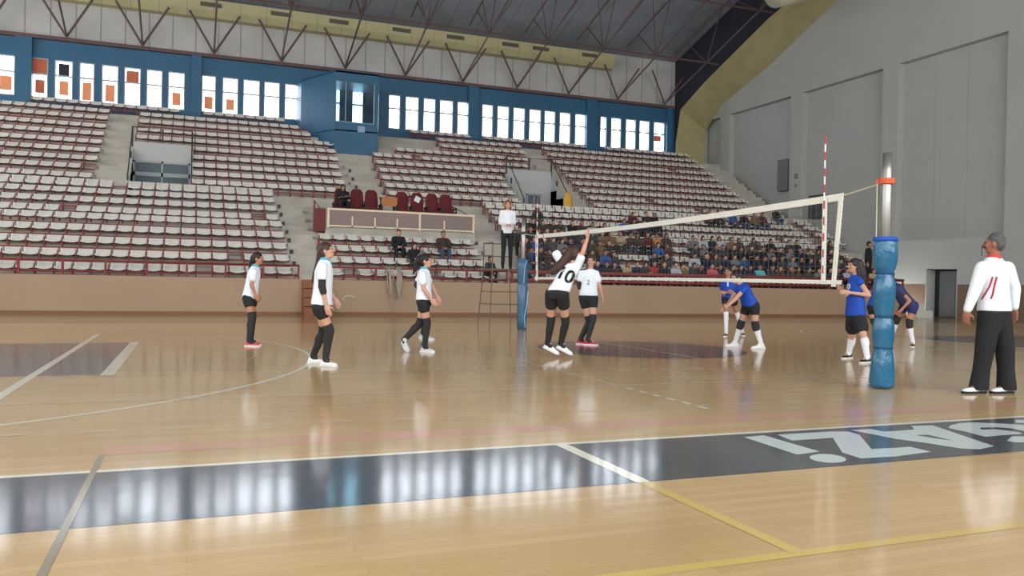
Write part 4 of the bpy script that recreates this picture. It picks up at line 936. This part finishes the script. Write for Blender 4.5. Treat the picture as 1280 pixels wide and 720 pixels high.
D = player('blue team girl with long loose dark hair standing in profile left of the near post', B_(k=1.03, base=(1068, 450), face=(-1, -.1), look=(-1, -.2), head=(1067.5, 332), neck=(1069.5, 345), pelvis=(1069.5, 393),
    sh=[(1066, 353), (1075, 353)], el=[(1064, 368), (1086, 369)], wr=[(1055, 363), (1063, 366)], kn=[(1065, 420), (1079, 419)], foot=[(1061, 448, 1047, 449.5), (1084, 453.5, 1069, 455)],
    hair='long', haircol=mat('dark_brown_hair', (52, 42, 44), .5, noise=.2, nscale=30), pony=[(1073, 330), (1076.5, 343), (1077, 354)], ponyr=[.085, .085, .06], kneepad=None, shortlen=.62, shortr=.105, hem=-.04, loose=1.1, skin=M_skin, sleeve=.0))
number(D, 'o', .16, True, .75, M_wsock, off=.01, lat=.05, nm='white_mark')
player('blue team girl almost wholly hidden behind the near post, knee pad showing', B_(k=.98, base=(1098, 431), face=(-1, -.2), head=(1100, 343), neck=(1100, 353), pelvis=(1093, 383),
    sh=[(1100, 358), (1103, 359)], el=[(1097, 369), (1102, 371)], wr=[(1093, 378), (1098, 380)], kn=[(1092.5, 402), (1096, 402)], foot=[(1101, 431, 1093, 432), (1103, 429, 1095, 430)], hair='tied', shirt=M_bjersey, sleeve=.2))
player('girl in dark navy jersey bent forward with hand on knee, right of the near post', B_(k=.98, base=(1136, 433), face=(-.75, -.6), look=(-.8, -.5), head=(1112, 346), neck=(1116, 355), pelvis=(1136, 381),
    sh=[(1113, 362), (1125, 363, -.05)], el=[(1113, 374), (1137, 376)], wr=[(1118, 386), (1129, 385)], kn=[(1121, 398), (1136, 404)], foot=[(1113, 431, 1106, 432), (1141, 433.5, 1138, 435.5)],
    hair='short', shirt=M_navy, shorts=mat('blue_shorts', (40, 44, 96), .7), sleeve=.3, skin=M_skin2))
D = player('older grey-haired referee in white jacket and black trousers standing at far right', dict(k=1.06, base=(1238, 492), face=(-.55, .85), look=(-.8, .62), head=(1243, 304), neck=(1242, 323), pelvis=(1243, 389),
    sh=[(1259, 335), (1228, 335)], el=[(1268, 361), (1219, 362)], wr=[(1268, 385), (1209, 388)], kn=[(1256, 437), (1231, 437)], foot=[(1258, 491.5, 1246, 495), (1223, 491.5, 1200, 495)], toedir=(-1, -.25),
    hair='short', haircol=M_greyhair, shirt=M_jacket, sleeve=1.95, loose=1.14, collar=mat('red_collar', (196, 66, 58), .7), trousers=M_pants, shoe=M_wshoe, sole=M_black, hem=.0, skin=mat('skin_older', (150, 100, 80), .6), hand={1: (.1, .1, -1), -1: (-.1, .1, -1)}))
# red piping on the jacket, red cuff, whistle
def on_px(p, d): return CAM + px_dir(*p)/F_PX*d
from mathutils.bvhtree import BVHTree
_sh = D['shirt'].data; _bv = BVHTree.FromPolygons([v.co+D['org'] for v in _sh.vertices], [p.vertices[:] for p in _sh.polygons])
def drape(pts, off=.004):
    out = []
    for a, c in zip(pts, pts[1:]):
        for t in range(4):
            q = (a[0]+(c[0]-a[0])*t/4, a[1]+(c[1]-a[1])*t/4); d = px_dir(*q).normalized(); h = _bv.ray_cast(CAM, d)
            if h[0]: out.append(h[0]-d*off)
    return out
for pts in ([(1241, 346), (1237, 358), (1231, 368), (1226, 376)], [(1246, 346), (1243, 358), (1241, 368), (1238, 375)]):
    L = drape(pts); b = bmesh.new()
    if len(L) > 1: tube(b, L, .010, 6); build('piping', b, mat('red_piping', (176, 44, 58), .6), D['root'], True, D['org'])
b = bmesh.new(); w = on_px((1209, 385), 8.75); 
wr = None
b.free()
b = bmesh.new(); g = on_px((1227.5, 308.5), D and (D['N']-CAM).dot(FWD)+.02); tube(b, [g, g+UV*.05], .011, 8); tube(b, [g-UV*.0, g-UV*.002-ZV*.03, g+UV*.0-ZV*.1], .004, 5); build('whistle', b, mat('dark_whistle', (60, 30, 30), .4), D['root'], True, D['org'])

# line referee on the stand: feet on the platform
SPR = dict(k=1.0)
def stand_player():
    """standing person drawn from joints in metres around (x, y, z of the feet)"""
    pass

# ---------------------------------------------------------------- spectators (one mesh each, coloured by material slot)
def figure(pose, hairstyle, vox=.02, up=False):
    """slots: 0 skin 1 hair 2 top 3 trousers 4 shoes. Sitting: origin on the seat pan, facing -Y. Standing: origin at the feet."""
    f, s, u = Vector((0, -1, 0)), Vector((-1, 0, 0)), ZV
    V = Vector; out = []
    if pose.startswith('sit'):
        lean = {'sit_lap': .02, 'sit_fwd': .14, 'sit_cross': .0, 'sit_hand': .04}[pose]
        P = V((0, -.10, .10)); N = V((0, -.10-lean, .53)); H = V((0, -.13-lean, .665))
        HP = {g: V((-g*.09, -.12, .09)) for g in (1, -1)}; KN = {g: V((-g*.13, -.50, .10)) for g in (1, -1)}; AN = {g: V((-g*.12, -.46, -.33)) for g in (1, -1)}
        if up: KN = {g: V((-g*.13, -.44, .26)) for g in (1, -1)}; AN = {g: V((-g*.12, -.36, -.10)) for g in (1, -1)}
        SH = {g: V((-g*.17, -.09-lean, .47)) for g in (1, -1)}
        if pose == 'sit_cross': EL = {g: V((-g*.22, -.20, .27)) for g in (1, -1)}; WR = {g: V((g*.06, -.34, .30+.02*g)) for g in (1, -1)}
        elif pose == 'sit_hand': EL = {1: V((-.20, -.28, .24)), -1: V((.22, -.18, .24))}; WR = {1: V((-.06, -.30, .50)), -1: V((.08, -.36, .17))}
        else: EL = {g: V((-g*.23, -.18-lean, .24)) for g in (1, -1)}; WR = {g: V((-g*.05, -.38-lean*.4, .19)) for g in (1, -1)}
    else:
        P = V((0, 0, .93)); N = V((0, .0, 1.42)); H = V((0, -.03, 1.56))
        HP = {g: V((-g*.09, 0, .90)) for g in (1, -1)}; KN = {g: V((-g*.10, -.02, .49)) for g in (1, -1)}; AN = {g: V((-g*.11, .02, .09)) for g in (1, -1)}
        SH = {g: V((-g*.165, .0, 1.36)) for g in (1, -1)}; EL = {g: V((-g*.205, .03, 1.12)) for g in (1, -1)}
        WR = {g: V((-g*.04, -.22, 1.06)) if pose == 'stand_front' else V((-g*.26, -.05, .86)) for g in (1, -1)}
    b = bmesh.new(); head_prims(b, H, f, s, u, 1.0); capsule(b, N, H-u*.06, .05, .045)
    for g in (1, -1): hand(b, WR[g], (WR[g]-EL[g]), (WR[g]-EL[g]).cross(V((0, 0, 1))), -ZV, 1.1, .6); capsule(b, lerp(EL[g], WR[g], .8), WR[g], .026, .024)
    out.append((remesh(b, vox*.55, 1), 0))
    b = bmesh.new(); hair_prims(b, H, f, s, u, 1.03, hairstyle); out.append((remesh(b, vox*.7, 1), 1))
    b = bmesh.new(); torso(b, P, N, s, s, 1, [(-.15, .165, .13), (.1, .165, .135), (.5, .16, .125), (.8, .175, .12), (.95, .12, .08), (1.02, .07, .065)])
    for g in (1, -1): capsule(b, N-u*.05, SH[g], .07, .068); capsule(b, SH[g], EL[g], .066, .052); capsule(b, EL[g], lerp(EL[g], WR[g], .85), .052, .038)
    out.append((remesh(b, vox, 2), 2))
    b = bmesh.new(); torso(b, P, N, s, s, 1, [(-.25, .13, .11), (0, .16, .13), (.1, .14, .12)])
    for g in (1, -1): capsule(b, HP[g], KN[g], .095, .068); capsule(b, KN[g], AN[g], .066, .050)
    out.append((remesh(b, vox, 2), 3))
    b = bmesh.new()
    for g in (1, -1): capsule(b, AN[g]+V((0, .02, -.045)), AN[g]+V((0, -.15, -.055)), .042, .036)
    out.append((remesh(b, vox, 1), 4))
    bb = bmesh.new()
    for me, mi in out:
        n0 = len(bb.faces); bb.from_mesh(me); bb.faces.ensure_lookup_table()
        for fc in bb.faces[n0:]: fc.material_index = mi; fc.smooth = True
        bpy.data.meshes.remove(me)
    me = bpy.data.meshes.new('figure'); bb.to_mesh(me); bb.free()
    for i in range(5): me.materials.append(M_black)
    return me
FIG = {(p, h): figure(p, h) for p in ('sit_lap', 'sit_fwd', 'sit_cross', 'sit_hand') for h in ('short', 'loose')}
for p in ('sit_lap', 'sit_fwd', 'sit_cross', 'sit_hand'):
    for h in ('short', 'loose'): FIG[p+'_up', h] = figure(p, h, up=True)
FIG['stand', 'short'] = figure('stand', 'short'); FIG['stand_front', 'loose'] = figure('stand_front', 'loose', .016)
TOPS = {'black': (34, 34, 38), 'charcoal': (58, 58, 62), 'navy': (36, 40, 58), 'dark brown': (66, 52, 46), 'maroon': (86, 40, 46), 'grey': (110, 108, 112), 'dark green': (52, 60, 54), 'blue': (52, 82, 136),
        'light grey': (172, 174, 182), 'red': (164, 48, 52), 'orange': (206, 128, 52), 'pink': (190, 86, 98), 'teal': (92, 176, 190), 'beige': (170, 150, 122), 'purple': (78, 62, 104), 'brown': (118, 88, 66), 'white': (224, 226, 232), 'bright blue': (32, 92, 176)}
TM = {n: mat('cloth_'+n.replace(' ', '_'), c, .8) for n, c in TOPS.items()}
M_jeans = mat('jeans', (68, 82, 104), .8); TR_M = {'black': TM['black'], 'jeans': M_jeans, 'charcoal': TM['charcoal']}
SK = [M_skin, M_skin2]
def fig(key, loc, rz, k, top, trs, hair, skin, label, group=None, shoe_=None):
    me = FIG[key]; o = bpy.data.objects.new('person', me); COL.objects.link(o); o.location = loc; o.rotation_euler = (0, 0, rz); o.scale = (k, k, k)
    for i, m in enumerate((skin, hair, TM[top], trs, shoe_ or TM['charcoal'])):
        o.material_slots[i].link = 'OBJECT'; o.material_slots[i].material = m
    return tag(o, label, 'person', group)
CROWD = {0: list(range(745, 1058, 12)), 1: [651, 662, 673, 684, 695, 706, 740, 753, 766, 817, 831] + list(range(868, 1060, 12)), 2: [655, 667, 679, 690, 701, 712, 724, 737, 749, 761, 820, 833] + list(range(866, 1050, 12)),
         3: [650, 661, 672, 683, 693, 703, 714, 726, 738, 750, 762, 774, 786, 797, 808, 820, 831, 863, 875, 887, 898, 910, 923, 938, 962, 985, 996, 1022, 1034],
         4: [652, 664, 676, 689, 700, 713, 726, 739, 752], 5: [777, 790, 803, 817], 6: [669, 788, 803, 815], 7: [884, 895, 914, 927, 940, 952], 8: [968]}
SPECIAL = {(3, 820): 'orange', (0, 817): 'red', (0, 889): 'pink', (0, 949): 'teal', (5, 777): 'bright blue', (3, 875): 'light grey', (0, 781): 'beige', (3, 898): 'light grey', (3, 910): 'brown', (3, 808): 'maroon', (1, 928): 'blue', (0, 841): 'light grey', (3, 774): 'beige', (8, 968): 'black'}
wts = ['black']*9+['charcoal']*7+['navy']*7+['dark brown']*5+['maroon']*3+['grey']*2+['dark green']*3+['blue']+['brown']*2+['light grey']
rc = random.Random(23); used_lab = set()
for r, xs_ in CROWD.items():
    gap = 0
    for j, px in enumerate(xs_):
        top = SPECIAL.get((r, px)) or rc.choice(wts)
        w = at_Y(px+(rc.random()-.5)*3 if (r, px) not in SPECIAL else px, 320, RY[r]-.1)
        style = rc.choice(['short', 'short', 'loose']); pose = rc.choice(['sit_lap', 'sit_fwd', 'sit_cross', 'sit_hand', 'sit_fwd'])
        lab = 'spectator in %s, %s hair, %s row of the crowd, %s from its left' % (top, 'long dark' if style == 'loose' else 'short dark', ORD[r], nth(j+1))
        fig((pose+('_up' if r == 0 else ''), style), (w.x, RY[r]-.06, RZ[r]-.2), (rc.random()-.5)*.5-.12, .86+.1*rc.random(), top, rc.choice([TM['black'], M_jeans, TM['charcoal']]), M_hair if rc.random() < .8 else M_hairb, rc.choice(SK), lab, 'seated crowd in the right lower block')
def seated(px, r, **a): w = at_Y(px, 320, RY[r]-.1); return (w.x, RY[r]-.06, RZ[r]-.2)
fig(('sit_fwd', 'short'), seated(496, 2), 0, 1.0, 'black', TM['black'], M_hair, M_skin, 'man in black jacket leaning forward on a seat under the balcony')
fig(('sit_lap', 'loose'), seated(516.5, 1), .1, .92, 'black', TM['black'], M_hair, M_skin, 'woman in black with dark hair seated one row below the man in black jacket')
fig(('sit_lap', 'loose'), seated(525.5, 1), .1, .80, 'grey', TM['charcoal'], M_hairb, M_skin, 'child in grey seated beside the woman in black')
fig(('sit_lap', 'short'), seated(552.5, 2), 0, 1.02, 'dark brown', M_jeans, M_greyhair, M_skin2, 'man in dark brown jacket and jeans seated alone under the balcony')
fig(('sit_fwd_up', 'short'), seated(607, 0), .5, .95, 'charcoal', TM['black'], M_hair, M_skin2, 'man in charcoal jacket seated in the front row beside the referee stand')
fig(('sit_cross', 'loose'), (5.02, 29.70, 3.74), 0, .98, 'black', TM['black'], M_hair, M_skin2, 'person in black coat seated in the leftmost red armchair on the balcony')
g = at_Y(1084, 340, 26.6); fig(('stand', 'short'), (g.x, 26.55, 1.25), .5, 1.12, 'black', TM['black'], M_hair, M_skin2, 'man in black standing at the right end of the front rows behind the post')
g = at_Y(1076, 330, 25.95); fig(('sit_lap_up', 'short'), (g.x, 26.04, RZ[0]-.2), .3, 1.0, 'grey', TM['charcoal'], mat('grey_cap', (150, 152, 160), .7), M_skin, 'person wearing a pale grey cap seated behind the long-haired blue player')
g = at_Y(1091, 330, 25.95); fig(('sit_lap_up', 'loose'), (g.x, 26.04, RZ[0]-.2), .0, .95, 'beige', TM['charcoal'], M_hairb, M_skin, 'person in beige seated beside the one in the grey cap')
fig(('stand_front', 'loose'), (7.15, 18.62, 1.44), -.25, 1.0, 'white', TM['black'], M_ginger, M_skin, 'reddish-haired woman in white shirt and black trousers on the referee stand', None, TM['black']).scale.x = .86
